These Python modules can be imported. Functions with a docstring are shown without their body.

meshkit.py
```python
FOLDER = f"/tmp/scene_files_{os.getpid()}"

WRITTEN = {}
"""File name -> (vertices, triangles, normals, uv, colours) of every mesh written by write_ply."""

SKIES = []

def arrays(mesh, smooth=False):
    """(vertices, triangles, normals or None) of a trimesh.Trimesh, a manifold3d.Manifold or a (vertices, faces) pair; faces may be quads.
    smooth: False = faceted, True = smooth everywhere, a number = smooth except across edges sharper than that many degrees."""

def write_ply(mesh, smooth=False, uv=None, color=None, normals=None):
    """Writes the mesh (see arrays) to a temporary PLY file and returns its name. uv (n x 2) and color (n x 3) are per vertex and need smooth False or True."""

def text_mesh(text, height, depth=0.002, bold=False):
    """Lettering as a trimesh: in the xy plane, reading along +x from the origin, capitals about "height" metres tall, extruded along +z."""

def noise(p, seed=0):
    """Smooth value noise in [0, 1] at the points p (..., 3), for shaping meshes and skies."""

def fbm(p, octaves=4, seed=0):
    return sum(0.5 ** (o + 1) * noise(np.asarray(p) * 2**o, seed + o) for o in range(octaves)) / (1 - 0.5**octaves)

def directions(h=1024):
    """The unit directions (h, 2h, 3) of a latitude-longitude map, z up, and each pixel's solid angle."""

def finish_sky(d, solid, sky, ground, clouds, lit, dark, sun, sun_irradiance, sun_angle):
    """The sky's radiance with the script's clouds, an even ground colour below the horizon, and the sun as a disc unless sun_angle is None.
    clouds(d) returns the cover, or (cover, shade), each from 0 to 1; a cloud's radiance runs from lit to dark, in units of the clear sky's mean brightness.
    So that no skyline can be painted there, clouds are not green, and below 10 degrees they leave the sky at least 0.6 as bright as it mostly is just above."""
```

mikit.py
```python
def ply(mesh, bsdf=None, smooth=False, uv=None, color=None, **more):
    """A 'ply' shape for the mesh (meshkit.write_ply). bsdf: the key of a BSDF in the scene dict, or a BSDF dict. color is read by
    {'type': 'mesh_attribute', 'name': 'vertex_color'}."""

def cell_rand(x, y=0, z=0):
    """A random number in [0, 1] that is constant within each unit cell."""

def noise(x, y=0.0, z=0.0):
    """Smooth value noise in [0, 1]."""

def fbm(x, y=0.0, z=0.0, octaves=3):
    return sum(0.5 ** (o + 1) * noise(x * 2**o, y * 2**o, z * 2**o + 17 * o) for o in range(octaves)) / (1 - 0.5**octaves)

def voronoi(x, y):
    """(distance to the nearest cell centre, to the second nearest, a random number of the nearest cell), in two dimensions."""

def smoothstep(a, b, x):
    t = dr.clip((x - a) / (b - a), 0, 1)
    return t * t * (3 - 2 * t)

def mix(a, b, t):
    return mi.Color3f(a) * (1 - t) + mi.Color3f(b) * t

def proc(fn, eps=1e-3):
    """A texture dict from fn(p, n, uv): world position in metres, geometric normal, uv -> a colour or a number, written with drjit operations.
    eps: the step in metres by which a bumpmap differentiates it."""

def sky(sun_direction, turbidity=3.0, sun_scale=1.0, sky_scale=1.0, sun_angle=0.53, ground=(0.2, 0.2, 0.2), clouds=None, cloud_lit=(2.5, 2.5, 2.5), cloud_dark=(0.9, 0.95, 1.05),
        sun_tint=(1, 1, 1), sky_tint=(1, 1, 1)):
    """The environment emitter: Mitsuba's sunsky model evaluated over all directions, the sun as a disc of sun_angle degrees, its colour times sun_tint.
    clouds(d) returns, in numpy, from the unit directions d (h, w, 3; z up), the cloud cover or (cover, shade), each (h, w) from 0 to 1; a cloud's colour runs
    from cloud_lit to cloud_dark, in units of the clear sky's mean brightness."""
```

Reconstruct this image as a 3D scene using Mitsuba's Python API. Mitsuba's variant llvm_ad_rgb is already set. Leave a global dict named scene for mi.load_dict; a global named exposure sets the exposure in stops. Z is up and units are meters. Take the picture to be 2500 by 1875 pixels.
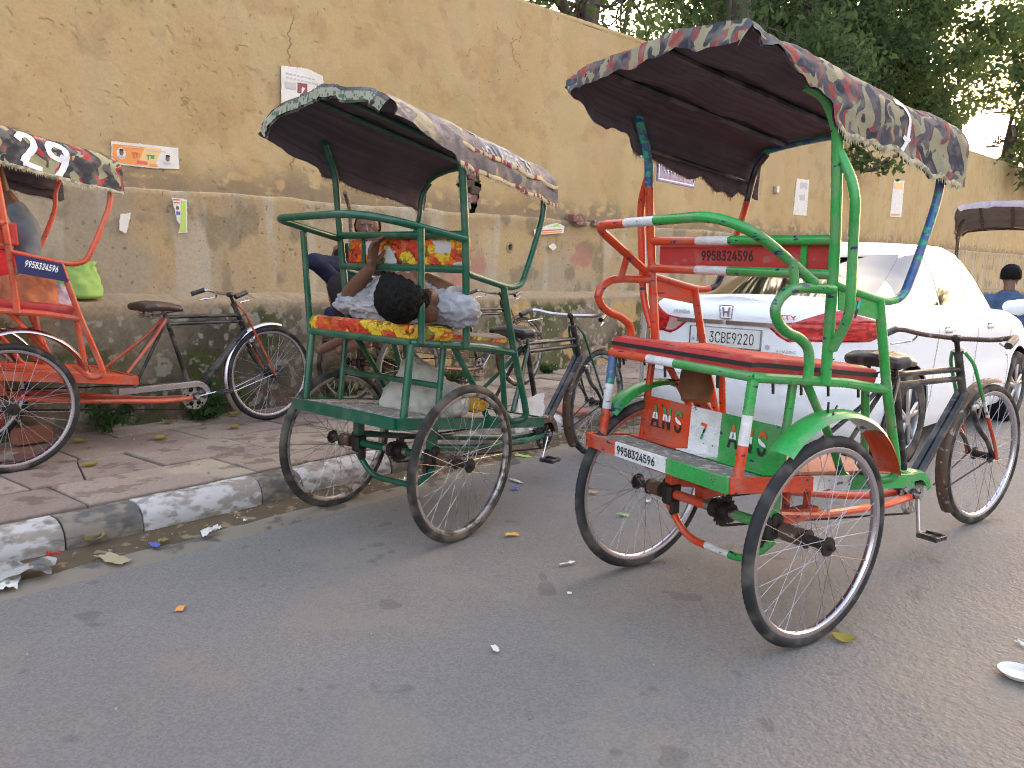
import math, random
import numpy as np, trimesh, manifold3d as m3, shapely.geometry as sg, shapely.affinity as sa
import drjit as dr, mitsuba as mi
import mikit, meshkit
from mikit import proc, noise, fbm, voronoi, cell_rand, smoothstep, mix, ply

scene, labels = {}, {}
rng = np.random.default_rng(7)
random.seed(7)
T4 = mi.ScalarTransform4f

# ------------------------------------------------------------------ camera, sky, exposure
FOC, PITCH, ROLL, CAMH = 1925.0, math.radians(8.03), math.radians(1.33), 1.202      # focal length in pixels of a 2500 px wide picture
CF = np.array([0, math.cos(PITCH), -math.sin(PITCH)])
_rt = np.array([1.0, 0, 0]); _dn = np.cross(CF, _rt)
CR = math.cos(ROLL) * _rt - math.sin(ROLL) * _dn
CD = math.sin(ROLL) * _rt + math.cos(ROLL) * _dn
EYE = np.array([0, 0, CAMH])
scene['camera'] = {'type': 'perspective', 'fov': 2 * math.degrees(math.atan(1250 / FOC)), 'fov_axis': 'x', 'near_clip': 0.05, 'far_clip': 600.0,
                   'to_world': T4().look_at(origin=EYE.tolist(), target=(EYE + CF).tolist(), up=(-CD).tolist())}
def ray(px, py):
    d = CF + CR * (px - 1250) / FOC + CD * (py - 937.5) / FOC
    return d / np.linalg.norm(d)
SUN = ray(2412, 332)
scene['sky'] = mikit.sky(SUN.tolist(), turbidity=9, sun_scale=0.07, sun_angle=2.6, sun_tint=(1.0, 0.80, 0.52), sky_tint=(1.05, 1.0, 1.08), ground=(0.16, 0.15, 0.14),
                         clouds=lambda d: 0.10, cloud_lit=(1.35, 1.33, 1.34), cloud_dark=(1.0, 1.0, 1.0))
exposure = 5.45

# ------------------------------------------------------------------ helpers
def key_of(name):
    if name not in USED: USED.add(name); return name
    k = 1
    while f'{name}_{k:03d}' in USED: k += 1
    USED.add(f'{name}_{k:03d}'); return f'{name}_{k:03d}'
USED = set()
def thing(name, label, cat, group=None):
    k = key_of(name); labels[k] = {'label': label, 'category': cat}
    if group: labels[k]['group'] = group
    return k
def put(mesh, bsdf, parent=None, name=None, smooth=35, label=None, kind=None, key=None, **kw):
    k = key or key_of(f'{parent}__{name}' if name else parent)
    scene[k] = ply(mesh, bsdf, smooth, **kw)
    if label or kind:
        labels.setdefault(k, {})
        if label: labels[k]['label'] = label
        if kind: labels[k]['kind'] = kind
    return k
def solo(name, label, cat, mesh, bsdf, group=None, smooth=35):
    k = thing(name, label, cat, group); scene[k] = ply(mesh, bsdf, smooth); return k
def struct(name, mesh, bsdf, smooth=False, label=None):
    k = key_of(name); scene[k] = ply(mesh, bsdf, smooth); labels[k] = {'kind': 'structure'}
    if label: labels[k]['label'] = label
    return k
cat_ = trimesh.util.concatenate
def M(v, f): return trimesh.Trimesh(np.asarray(v, float), np.asarray(f, int), process=False)
def unit(a): a = np.asarray(a, float); return a / (np.linalg.norm(a) + 1e-12)
def fillet(pts, rad, n=5):
    pts = [np.asarray(p, float) for p in pts]; out = [pts[0]]
    for i in range(1, len(pts) - 1):
        a, b, c = pts[i - 1], pts[i], pts[i + 1]
        r = rad if np.isscalar(rad) else rad[i - 1]
        la, lc = np.linalg.norm(a - b), np.linalg.norm(c - b); q = min(r, la * .48, lc * .48)
        p0, p2 = b + (a - b) / la * q, b + (c - b) / lc * q
        for t in np.linspace(0, 1, n + 1): out.append((1 - t) ** 2 * p0 + 2 * t * (1 - t) * b + t * t * p2)
    out.append(pts[-1]); return np.array(out)
def smoothline(pts, n=6):
    p = np.array(pts, float); p = np.vstack([2 * p[0] - p[1], p, 2 * p[-1] - p[-2]]); out = []
    for i in range(1, len(p) - 2):
        for t in np.linspace(0, 1, n, endpoint=False):
            a, b, c, d = p[i - 1:i + 3]
            out.append(.5 * (2 * b + (c - a) * t + (2 * a - 5 * b + 4 * c - d) * t * t + (3 * b - 3 * c + d - a) * t ** 3))
    out.append(p[-2]); return np.array(out)
def sweep(p, r, sides=10, caps=True, flat=None, ref=None):
    """tube along the polyline; r may vary; flat=(a,b) = oval half axes, the first along ref."""
    p = np.asarray(p, float); n = len(p)
    t = np.gradient(p, axis=0); t /= np.linalg.norm(t, axis=1, keepdims=True) + 1e-12
    a = np.zeros_like(p); x = np.cross(t[0], [0, 0, 1.0] if abs(t[0][2]) < .9 else [1.0, 0, 0]) if ref is None else np.asarray(ref, float)
    for i in range(n):
        x = x - (x @ t[i]) * t[i]; x = unit(x); a[i] = x
    b = np.cross(t, a); ang = np.arange(sides) * 2 * np.pi / sides
    ra = np.broadcast_to(r if flat is None else flat[0], (n,)); rb = np.broadcast_to(r if flat is None else flat[1], (n,))
    v = p[:, None] + ra[:, None, None] * np.cos(ang)[None, :, None] * a[:, None] + rb[:, None, None] * np.sin(ang)[None, :, None] * b[:, None]
    i, j = np.meshgrid(np.arange(n - 1), np.arange(sides), indexing='ij'); k = (j + 1) % sides
    q = np.stack([i * sides + j, i * sides + k, (i + 1) * sides + k, (i + 1) * sides + j], -1).reshape(-1, 4)
    f = np.vstack([q[:, [0, 1, 2]], q[:, [0, 2, 3]]]); v = v.reshape(-1, 3)
    if caps:
        m = len(v); v = np.vstack([v, p[0], p[-1]])
        jj = np.arange(sides); kk = (jj + 1) % sides
        f = np.vstack([f, np.stack([kk, jj, np.full(sides, m)], 1), np.stack([(n - 1) * sides + jj, (n - 1) * sides + kk, np.full(sides, m + 1)], 1)])
    return M(v, f)
def tb(a, b, r, sides=10): return sweep([a, b], r, sides)
def resample(p, step):
    p = np.asarray(p, float); d = np.r_[0, np.cumsum(np.linalg.norm(np.diff(p, axis=0), axis=1))]
    s = np.linspace(0, d[-1], max(2, int(d[-1] / step) + 1)); return np.stack([np.interp(s, d, p[:, k]) for k in range(3)], 1)
def cut(p, t0, t1):
    p = np.asarray(p, float); d = np.r_[0, np.cumsum(np.linalg.norm(np.diff(p, axis=0), axis=1))]; d /= d[-1]
    s = np.r_[t0, d[(d > t0 + 1e-4) & (d < t1 - 1e-4)], t1]; return np.stack([np.interp(s, d, p[:, k]) for k in range(3)], 1)
def bx(c, e, bev=0.0, R=None):
    if bev > 0:
        e2 = np.maximum(np.asarray(e, float) / 2 - bev, 1e-4); pts = []
        for s in np.array(np.meshgrid(*[[-1, 1]] * 3)).T.reshape(-1, 3):
            for k in range(3):
                o = s * e2; o = o.copy(); o[k] += s[k] * bev; pts.append(o)
        m = trimesh.convex.convex_hull(np.array(pts))
    else: m = trimesh.creation.box(e)
    if R is not None: m.vertices = m.vertices @ np.asarray(R).T
    m.apply_translation(c); return m
def grid(P):
    P = np.asarray(P, float); n, m = P.shape[:2]; i, j = np.meshgrid(np.arange(n - 1), np.arange(m - 1), indexing='ij')
    q = np.stack([i * m + j, (i + 1) * m + j, (i + 1) * m + j + 1, i * m + j + 1], -1).reshape(-1, 4)
    return M(P.reshape(-1, 3), np.vstack([q[:, [0, 1, 2]], q[:, [0, 2, 3]]]))
def extr(poly, h): return trimesh.creation.extrude_polygon(poly, h, engine='earcut')
def revolve(prof, n=32): # prof: (r, z) closed or open, about z
    a = np.arange(n + 1) * 2 * np.pi / n; pr = np.asarray(prof, float)
    P = np.stack([pr[None, :, 0] * np.cos(a)[:, None], pr[None, :, 0] * np.sin(a)[:, None], np.broadcast_to(pr[None, :, 1], (n + 1, len(pr)))], -1)
    return grid(P)
def blob(parts, edge=.03, it=8, lam=.5):
    """hull-of-spheres bones, joined into one surface and smoothed. parts: lists of (x,y,z,r)."""
    tot = None
    for bone in parts:
        pts = []
        for x, y, z, r in bone:
            s = trimesh.creation.icosphere(2, r); pts.append(s.vertices + [x, y, z])
        h = m3.Manifold.hull_points(np.vstack(pts)); tot = h if tot is None else tot + h
    tot = tot.refine_to_length(edge); mm = tot.to_mesh()
    t = trimesh.Trimesh(mm.vert_properties[:, :3], mm.tri_verts, process=True)
    trimesh.smoothing.filter_taubin(t, lamb=lam, nu=lam + .03, iterations=it); return t
class Frame:
    def __init__(s, o, f, l, u, sc=1.0): s.o, s.R, s.s = np.asarray(o, float), np.stack([f, l, u], 1), sc
    def p(s, q): return s.o + s.s * (np.asarray(q, float) @ s.R.T)
    def m(s, mesh): mesh = mesh.copy(); mesh.vertices = s.p(mesh.vertices); return mesh
    def inv(s, w): return (np.asarray(w, float) - s.o) @ s.R / s.s
    def hit(s, px, py, ax, val):
        """the local point where the photo's ray meets the local plane ax = val: used to measure, everything is then built there."""
        o, d = s.inv(EYE), ray(px, py) @ s.R; return o + d * (val - o[ax]) / d[ax]
def yawframe(o, yaw, sc=1.0):
    f = np.array([math.cos(yaw), math.sin(yaw), 0]); return Frame(o, f, np.array([-f[1], f[0], 0]), np.array([0, 0, 1.0]), sc)
def tilt(fr, pitch=0, roll=0, yaw=0):
    f, l, u = fr.R.T; c, s = math.cos(yaw), math.sin(yaw); f, l = c * f + s * l, c * l - s * f
    c, s = math.cos(pitch), math.sin(pitch); f, u = c * f - s * u, s * f + c * u
    c, s = math.cos(roll), math.sin(roll); u, l = c * u - s * l, c * l + s * u
    return Frame(fr.o, f, l, u, fr.s)

# ------------------------------------------------------------------ materials
def two(d): return {'type': 'twosided', 'bsdf': d}
def rgb(*c): return {'type': 'rgb', 'value': list(c if len(c) > 1 else c * 3)}
def mat(name, col, rough=.6, metal=0.0, spec=.5, bump=None, bscale=1.0, **kw):
    d = {'type': 'principled', 'base_color': rgb(*col) if isinstance(col, (tuple, list)) else proc(col), 'roughness': rough if np.isscalar(rough) else proc(rough), 'metallic': metal, 'specular': spec, **kw}
    if bump is not None: d = {'type': 'bumpmap', 'arbitrary': proc(bump, 2e-3), 'scale': bscale, 'bsdf': d}
    scene[name] = two(d); return name
def C(*c): return mi.Color3f(*c)
def worn(base, chip, amt=.62, dust=(.26, .23, .19), dustamt=.25):
    def fn(p, n, uv):
        a = fbm(p.x * 34, p.y * 34, p.z * 60, 4); b = fbm(p.x * 3.3, p.y * 3.3, p.z * 3.3, 3)
        c = mix(base, tuple(x * .72 for x in base), smoothstep(.4, .7, b))
        c = c * (0.88 + .24 * noise(p.x * 140, p.y * 140, p.z * 140))
        c = mix(c, dust, dustamt * smoothstep(.42, .66, fbm(p.x * 14 + 3, p.y * 14, p.z * 14, 3)))
        return mix(c, chip, smoothstep(amt, amt + .03, a + .30 * (b - .5) - .015))
    return fn
mat('orange_paint', worn((.58, .060, .018), (.03, .035, .10), .70), .24, spec=.5)
mat('green_paint', worn((.035, .30, .065), (.02, .025, .10), .69), .24, spec=.5)
mat('white_paint', worn((.66, .66, .66), (.10, .09, .10), .70), .45)
mat('bottle_green_paint', worn((.008, .085, .048), (.07, .06, .05), .74, dustamt=.12), .24, spec=.5)
mat('vermilion_paint', worn((.55, .075, .03), (.10, .05, .03), .71), .38)
mat('blue_chipped_paint', worn((.03, .09, .25), (.03, .28, .16), .52), .35)
mat('black_enamel', worn((.018, .018, .022), (.12, .10, .08), .72), .28, spec=.5)
mat('rusty_steel', lambda p, n, uv: mix(mix((.16, .085, .05), (.07, .05, .045), fbm(p.x * 22, p.y * 22, p.z * 22)), (.30, .27, .24), smoothstep(.6, .75, fbm(p.x * 50, p.y * 50, p.z * 50))), .6, metal=.3)
mat('greasy_steel', (.028, .022, .018), .5, metal=.4)
mat('navy_paint', (.015, .02, .085), .45)
mat('letter_black', (.02, .02, .022), .6)
mat('letter_white', (.72, .72, .74), .6)
mat('letter_orange', (.60, .10, .03), .5)
mat('letter_green', (.03, .28, .07), .5)
mat('letter_blue', (.06, .33, .55), .5)
mat('tyre_rubber', lambda p, n, uv: mix((.022, .022, .024), (.11, .10, .085), .75 * smoothstep(.45, .75, fbm(p.x * 12, p.y * 12, p.z * 12)) ), .75, spec=.3)
mat('dusty_tyre_rubber', lambda p, n, uv: mix((.030, .028, .026), (.095, .085, .072), smoothstep(.35, .7, fbm(p.x * 14, p.y * 14, p.z * 14))), .85, spec=.2)
scene['chrome'] = two({'type': 'roughconductor', 'material': 'Cr', 'alpha': .16, 'specular_reflectance': rgb(.98, .99, 1.0)})
scene['spoke_steel'] = two({'type': 'roughconductor', 'material': 'Cr', 'alpha': .3, 'specular_reflectance': rgb(.55, .55, .57)})
mat('dull_rim', lambda p, n, uv: mix((.42, .41, .40), (.15, .12, .10), smoothstep(.45, .7, fbm(p.x * 30, p.y * 30, p.z * 30))), .35, metal=.8)
def red_vinyl(p, n, uv):
    a = fbm(p.x * 9, p.y * 9, p.z * 9); c = mix((.46, .035, .035), (.36, .05, .045), a)
    return mix(c, (.30, .16, .13), .5 * smoothstep(.55, .75, fbm(p.x * 30, p.y * 30, p.z * 30)))
mat('red_vinyl', red_vinyl, .5, spec=.25)
mat('black_band', (.02, .018, .02), .55)
def camo(cols, f, g):
    def fn(p, n, uv):
        w = fbm(p.x * 13, p.y * 13, p.z * 13, 2)
        x, y, z = p.x * f + 3.0 * w, p.y * f + 2.1 * w, p.z * g - 2 * w
        a, b, d = fbm(x, y, z, 2), fbm(x + 31, y + 7, z + 11, 2), fbm(x - 17, y + 27, z - 5, 2)
        c = mix(cols[0], cols[1], smoothstep(.52, .545, a)); c = mix(c, cols[2], smoothstep(.53, .555, b)); c = mix(c, cols[3], smoothstep(.60, .62, d))
        dirt = fbm(p.x * 26, p.y * 26, p.z * 26, 3)
        return mix(c * (.85 + .3 * noise(p.x * 300, p.y * 300, p.z * 300)), (.27, .24, .21), .35 * smoothstep(.45, .7, dirt))
    return fn
mat('camo_red', camo([(.085, .08, .09), (.25, .06, .055), (.27, .24, .155), (.045, .045, .06)], 27, 11), .8, spec=.2)
mat('camo_grey', camo([(.13, .11, .115), (.19, .165, .165), (.16, .135, .13), (.28, .245, .165)], 9, 6), .7, spec=.3)
mat('camo_left', camo([(.05, .05, .05), (.33, .04, .045), (.30, .28, .16), (.05, .045, .05)], 24, 10), .8, spec=.2)
mat('far_canopy', lambda p, n, uv: mix((.42, .36, .42), (.50, .40, .34), smoothstep(.4, .6, fbm(p.x * 3, p.y * 3, p.z * 3))), .8)
def lining(p, n, uv):
    s = noise(uv.y * 75, uv.x * 1.5); d = fbm(p.x * 8, p.y * 8, p.z * 8)
    return mix((.055, .044, .054), (.120, .100, .112), .55 * s + .45 * d)
scene['canopy_lining'] = two({'type': 'principled', 'base_color': proc(lining), 'roughness': .85, 'specular': .2})
mat('fringe_cream', lambda p, n, uv: mix((.46, .40, .26), (.20, .17, .12), smoothstep(.4, .7, fbm(p.x * 60, p.y * 60, p.z * 60))), .9)
def trim(p, n, uv):
    s = noise(p.x * 120, p.y * 120, p.z * 60); return mix((.30, .28, .22), (.07, .14, .08), smoothstep(.55, .66, s))
mat('trim_green', trim, .9)
def trim2(p, n, uv):
    s = noise(p.x * 70, p.y * 70, p.z * 9); return mix((.48, .40, .24), (.22, .04, .04), smoothstep(.6, .68, s))
mat('trim_maroon', trim2, .9)
def fruit(p, n, uv):
    w = fbm(p.x * 26, p.y * 26, p.z * 26, 3) * 2.4
    la, fo = p.x * -.81 + p.y * .59, p.x * .59 + p.y * .81; a, b, c = voronoi((la + fo) * 21 + w, (p.z + .35 * (la - fo)) * 25 + w)
    col = mix((.45, .035, .02), (.62, .13, .015), smoothstep(.2, .3, c)); col = mix(col, (.62, .40, .03), smoothstep(.42, .48, c))
    col = mix(col, (.16, .20, .03), smoothstep(.74, .78, c)); col = mix(col, (.50, .08, .03), smoothstep(.86, .89, c))
    st = noise((la + fo) * 120, p.z * 120)
    col = mix(col, col * .35, smoothstep(.55, .75, a)); col = mix(col, col * .45, .6 * smoothstep(.62, .75, st))
    return col
mat('fruit_print', fruit, .35, spec=.5)
def fruit_torn(p, n, uv): return mix(fruit(p, n, uv), (.50, .47, .46), smoothstep(.57, .60, fbm(p.x * 9 + 4.3, p.y * 9, p.z * 13, 3)))
mat('fruit_print_torn', fruit_torn, .4, spec=.5)
mat('saddle_brown', (.050, .030, .030), .4)
mat('brown_vinyl', lambda p, n, uv: mix((.16, .12, .10), (.24, .19, .155), fbm(p.x * 20, p.y * 20, p.z * 20)), .5)
mat('worn_floor', lambda p, n, uv: mix(mix((.22, .19, .16), (.12, .11, .10), fbm(p.x * 14, p.y * 14, p.z * 3)), (.33, .30, .26), smoothstep(.55, .7, fbm(p.x * 50, p.y * 50, 3))), .8)
mat('peach_floor', lambda p, n, uv: mix((.50, .20, .13), (.34, .15, .10), fbm(p.x * 12, p.y * 12, p.z * 12)), .6)

# wall and ground
SA = math.radians(50.09); SF = np.array([math.cos(SA), math.sin(SA), 0]); SL = np.array([-SF[1], SF[0], 0])     # street: along, and towards the wall
cSF, sSF = math.cos(SA), math.sin(SA)
def along(p): return p.x * cSF + p.y * sSF
def plaster(p, n, uv):
    s, z = along(p), p.z
    a, b = fbm(s * .9, z * .9, 2, 4), fbm(s * 5, z * 5, 7, 4)
    c = mix((.375, .288, .158), (.345, .257, .130), smoothstep(.35, .65, a)); c = mix(c, (.40, .31, .17), .7 * smoothstep(.5, .7, fbm(s * 2.2 + 9, z * 1.6, 1, 3)))
    c = mix(c, (.30, .20, .105), .5 * smoothstep(.53, .70, b))
    wet = smoothstep(.50, .70, fbm(s * 3.4 + 5, z * .55, 4, 3)); c = mix(c, (.38, .265, .13), .40 * wet)          # rain streaks
    lz = 1.67 + .02 * s
    soot = smoothstep(.34, .04, z - lz + .3 * (fbm(s * 3, 2, 5, 3) - .5)) * smoothstep(.36, .56, fbm(s * 9, z * 16, 3, 4) + .20 * smoothstep(.18, 0.0, z - lz)); c = mix(c, (.135, .11, .085), .70 * soot)   # black algae crust above the ledge
    spot = smoothstep(.80, .84, fbm(s * 26, z * 22, 5, 3)) * smoothstep(.40, .6, noise(s * 1.1, z * 1.1, 4)); c = mix(c, (.15, .10, .06), .6 * spot)
    x = s + .16 * fbm(s * 2.5, z * 6, 0, 4)
    u = x * .36 + .14 * fbm(z * 5.1, s * .3, 8, 4); crack = smoothstep(.0042, .0012, dr.abs(u - dr.floor(u) - .5)) * smoothstep(.46, .58, fbm(s * 2.9, z * 2.3, 3, 3)); c = mix(c, (.14, .095, .055), .75 * crack)
    return c * (.93 + .14 * noise(s * 90, z * 90, 1))
def plaster_bump(p, n, uv):
    s, z = along(p), p.z
    return .011 * fbm(s * 4, z * 4, p.x, 4) + .004 * fbm(s * 30, z * 30, 2, 3) - .006 * smoothstep(.72, .76, fbm(s * 16, z * 13, 5, 3))
mat('yellow_plaster', plaster, .92, spec=.15, bump=plaster_bump)
def dado(p, n, uv):
    s, z = along(p), p.z
    a = fbm(s * 1.5, z * 1.5, 2, 4); c = mix((.35, .265, .142), (.32, .24, .142), smoothstep(.4, .6, a))
    g = smoothstep(.42, .72, fbm(s * 2.1 + 2, z * 1.2, 6, 5) + .10 * smoothstep(1.45, 1.05, z)); c = mix(c, (.27, .24, .185), .75 * g)     # bare grey render where the wash has gone
    w = smoothstep(.54, .68, fbm(s * 5.5, z * .8, 9, 3)); c = mix(c, (.36, .34, .28), .55 * w)
    m = smoothstep(.56, .72, fbm(s * 4.3 + 7, z * 3.3, 4, 5)); c = mix(c, (.135, .12, .085), .6 * m)
    pk = smoothstep(.69, .73, fbm(s * 1.3 + 1.7, z * 1.9 + .4, 12, 3)) * smoothstep(1.65, 1.4, z); c = mix(c, (.31, .155, .13), .8 * pk)
    spot = smoothstep(.77, .82, fbm(s * 26, z * 26, 5, 3)); c = mix(c, (.10, .08, .055), .6 * spot)
    return c * (.9 + .2 * noise(s * 80, z * 80, 1))
mat('stained_plaster', dado, .93, spec=.15, bump=lambda p, n, uv: .016 * fbm(along(p) * 6, p.z * 6, p.x, 5), bscale=1.0)
def plinth(p, n, uv):
    s, z = along(p), p.z
    a = fbm(s * 3, z * 3, p.x, 4); c = mix((.17, .15, .11), (.075, .066, .048), smoothstep(.36, .66, a))
    c = mix(c, (.06, .075, .022), .7 * smoothstep(.48, .62, fbm(s * 2.6 + 4, z * 3.6, 1, 4)))
    c = mix(c, (.32, .305, .255), .6 * smoothstep(.56, .68, fbm(s * 16, z * 17, 5, 4)))
    c = mix(c, (.38, .27, .13), .85 * smoothstep(.58, .63, fbm(s * 2.6 + 3.1, z * 2.4, 9, 4)) * smoothstep(4.2, 5.0, s))
    c = mix(c, (.24, .19, .13), smoothstep(.84, .93, z + .08 * (noise(s * 9, p.x * 9) - .5)))
    c = mix(c, (.20, .10, .075), .5 * smoothstep(.60, .68, fbm(s * 9, z * 16, 3, 3)) * smoothstep(.4, .2, z))
    return c * (.85 + .3 * noise(s * 70, z * 70, 1))
mat('mossy_plinth', plinth, .95, spec=.1, bump=lambda p, n, uv: .022 * fbm(along(p) * 9, p.z * 9, p.x, 4))
def asphalt(p, n, uv):
    a = fbm(p.x * .8, p.y * .8, 1, 4); c = mix((.155, .144, .135), (.178, .165, .154), smoothstep(.3, .7, a))
    q, _, r = voronoi(p.x * 150, p.y * 150); c = c * (.87 + .26 * r)
    c = mix(c, (.22, .19, .155), .30 * smoothstep(.52, .7, fbm(p.x * 3.1, p.y * 3.1, 5, 4)))
    c = mix(c, (.06, .057, .054), 0.35 * smoothstep(.76, .82, fbm(p.x * 7 + 3, p.y * 7, 9, 3)))
    return c
mat('asphalt', asphalt, .80, spec=.35, bump=lambda p, n, uv: .0025 * noise(p.x * 110, p.y * 110, 2) + .002 * noise(p.x * 45, p.y * 45, 2))
mat('edge_concrete', lambda p, n, uv: mix(mix((.235, .20, .155), (.175, .155, .13), fbm(p.x * 6, p.y * 6, 1, 5)), (.11, .10, .09), smoothstep(.58, .7, fbm(p.x * 9, p.y * 9, 4, 4))), .9, spec=.15, bump=lambda p, n, uv: .006 * fbm(p.x * 25, p.y * 25, 2, 3))
mat('gutter_dirt', lambda p, n, uv: mix(mix((.125, .095, .062), (.075, .058, .04), fbm(p.x * 6, p.y * 6, 1, 4)), (.21, .165, .11), smoothstep(.58, .72, fbm(p.x * 22, p.y * 22, 4, 3))), .97, spec=.1, bump=lambda p, n, uv: .02 * fbm(p.x * 20, p.y * 20, 2, 4))
def slabcol(p, n, uv):
    s, l = along(p), -p.x * sSF + p.y * cSF
    c = mix((.215, .163, .142), (.18, .142, .125), fbm(s * 1.6, l * 1.6, 1, 4)); c = mix(c, (.24, .20, .16), .8 * smoothstep(.5, .68, fbm(s * 2.3 + 5, l * 3, 3, 4)))
    return mix(c, (.09, .07, .055), .6 * smoothstep(.62, .72, fbm(s * 8, l * 8, 2, 4))) * (.88 + .24 * noise(s * 110, l * 110))
mat('sandstone', slabcol, .85, spec=.2, bump=lambda p, n, uv: .008 * fbm(p.x * 12, p.y * 12, 2, 4))
mat('sandstone_pale', lambda p, n, uv: slabcol(p, n, uv) * C(1.22, 1.27, 1.22), .85, spec=.2, bump=lambda p, n, uv: .008 * fbm(p.x * 12, p.y * 12, 2, 4))
def kerbcol(base):
    def fn(p, n, uv):
        a = fbm(p.x * 20, p.y * 20, p.z * 34, 4); b = fbm(p.x * 5, p.y * 5, p.z * 9, 3); return mix(mix(base, (.22, .19, .155), .85 * smoothstep(.40, .66, a + .5 * (b - .5))), (.08, .07, .06), .5 * smoothstep(.58, .74, fbm(p.x * 26 + 4, p.y * 26, p.z * 40, 3)))
    return fn
kb = lambda p, n, uv: .014 * fbm(p.x * 16, p.y * 16, p.z * 16, 4)
mat('kerb_white', kerbcol((.43, .42, .42)), .9, spec=.15, bump=kb)
mat('kerb_black', kerbcol((.11, .106, .102)), .9, spec=.15, bump=kb)
mat('joint_soil', (.06, .048, .036), .97)
mat('brick_red', lambda p, n, uv: mix((.30, .115, .075), (.21, .09, .065), fbm(p.x * 20, p.y * 20, p.z * 20)), .9, bump=lambda p, n, uv: .006 * fbm(p.x * 50, p.y * 50, p.z * 50))
mat('old_brick', lambda p, n, uv: mix(mix((.22, .085, .075), (.13, .075, .06), fbm(p.x * 14, p.y * 14, p.z * 14)), (.25, .21, .165), smoothstep(.5, .66, fbm(p.x * 30, p.y * 30, p.z * 30))), .95, bump=lambda p, n, uv: .008 * fbm(p.x * 40, p.y * 40, p.z * 40))

# vegetation
def leaf(name, a, b, tr=.9):
    scene[name] = {'type': 'principledthin', 'base_color': proc(lambda p, n, uv: mix(a, b, noise(p.x * 2.2, p.y * 2.2, p.z * 2.2) * .6 + .4 * noise(p.x * 19, p.y * 19, p.z * 19))), 'roughness': .5, 'diff_trans': tr, 'spec_trans': 0.0}
leaf('leaf_mid', (.075, .12, .045), (.12, .175, .07), 1.2); leaf('leaf_dark', (.055, .095, .045), (.09, .14, .06), 1.2)
mat('bark', lambda p, n, uv: mix((.06, .048, .036), (.11, .09, .07), fbm(p.x * 9, p.y * 9, p.z * 2)), .95)
leaf('fallen_yellow', (.36, .30, .07), (.28, .22, .08), .5); leaf('weed_leaf', (.04, .085, .03), (.07, .12, .05), .6)

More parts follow.
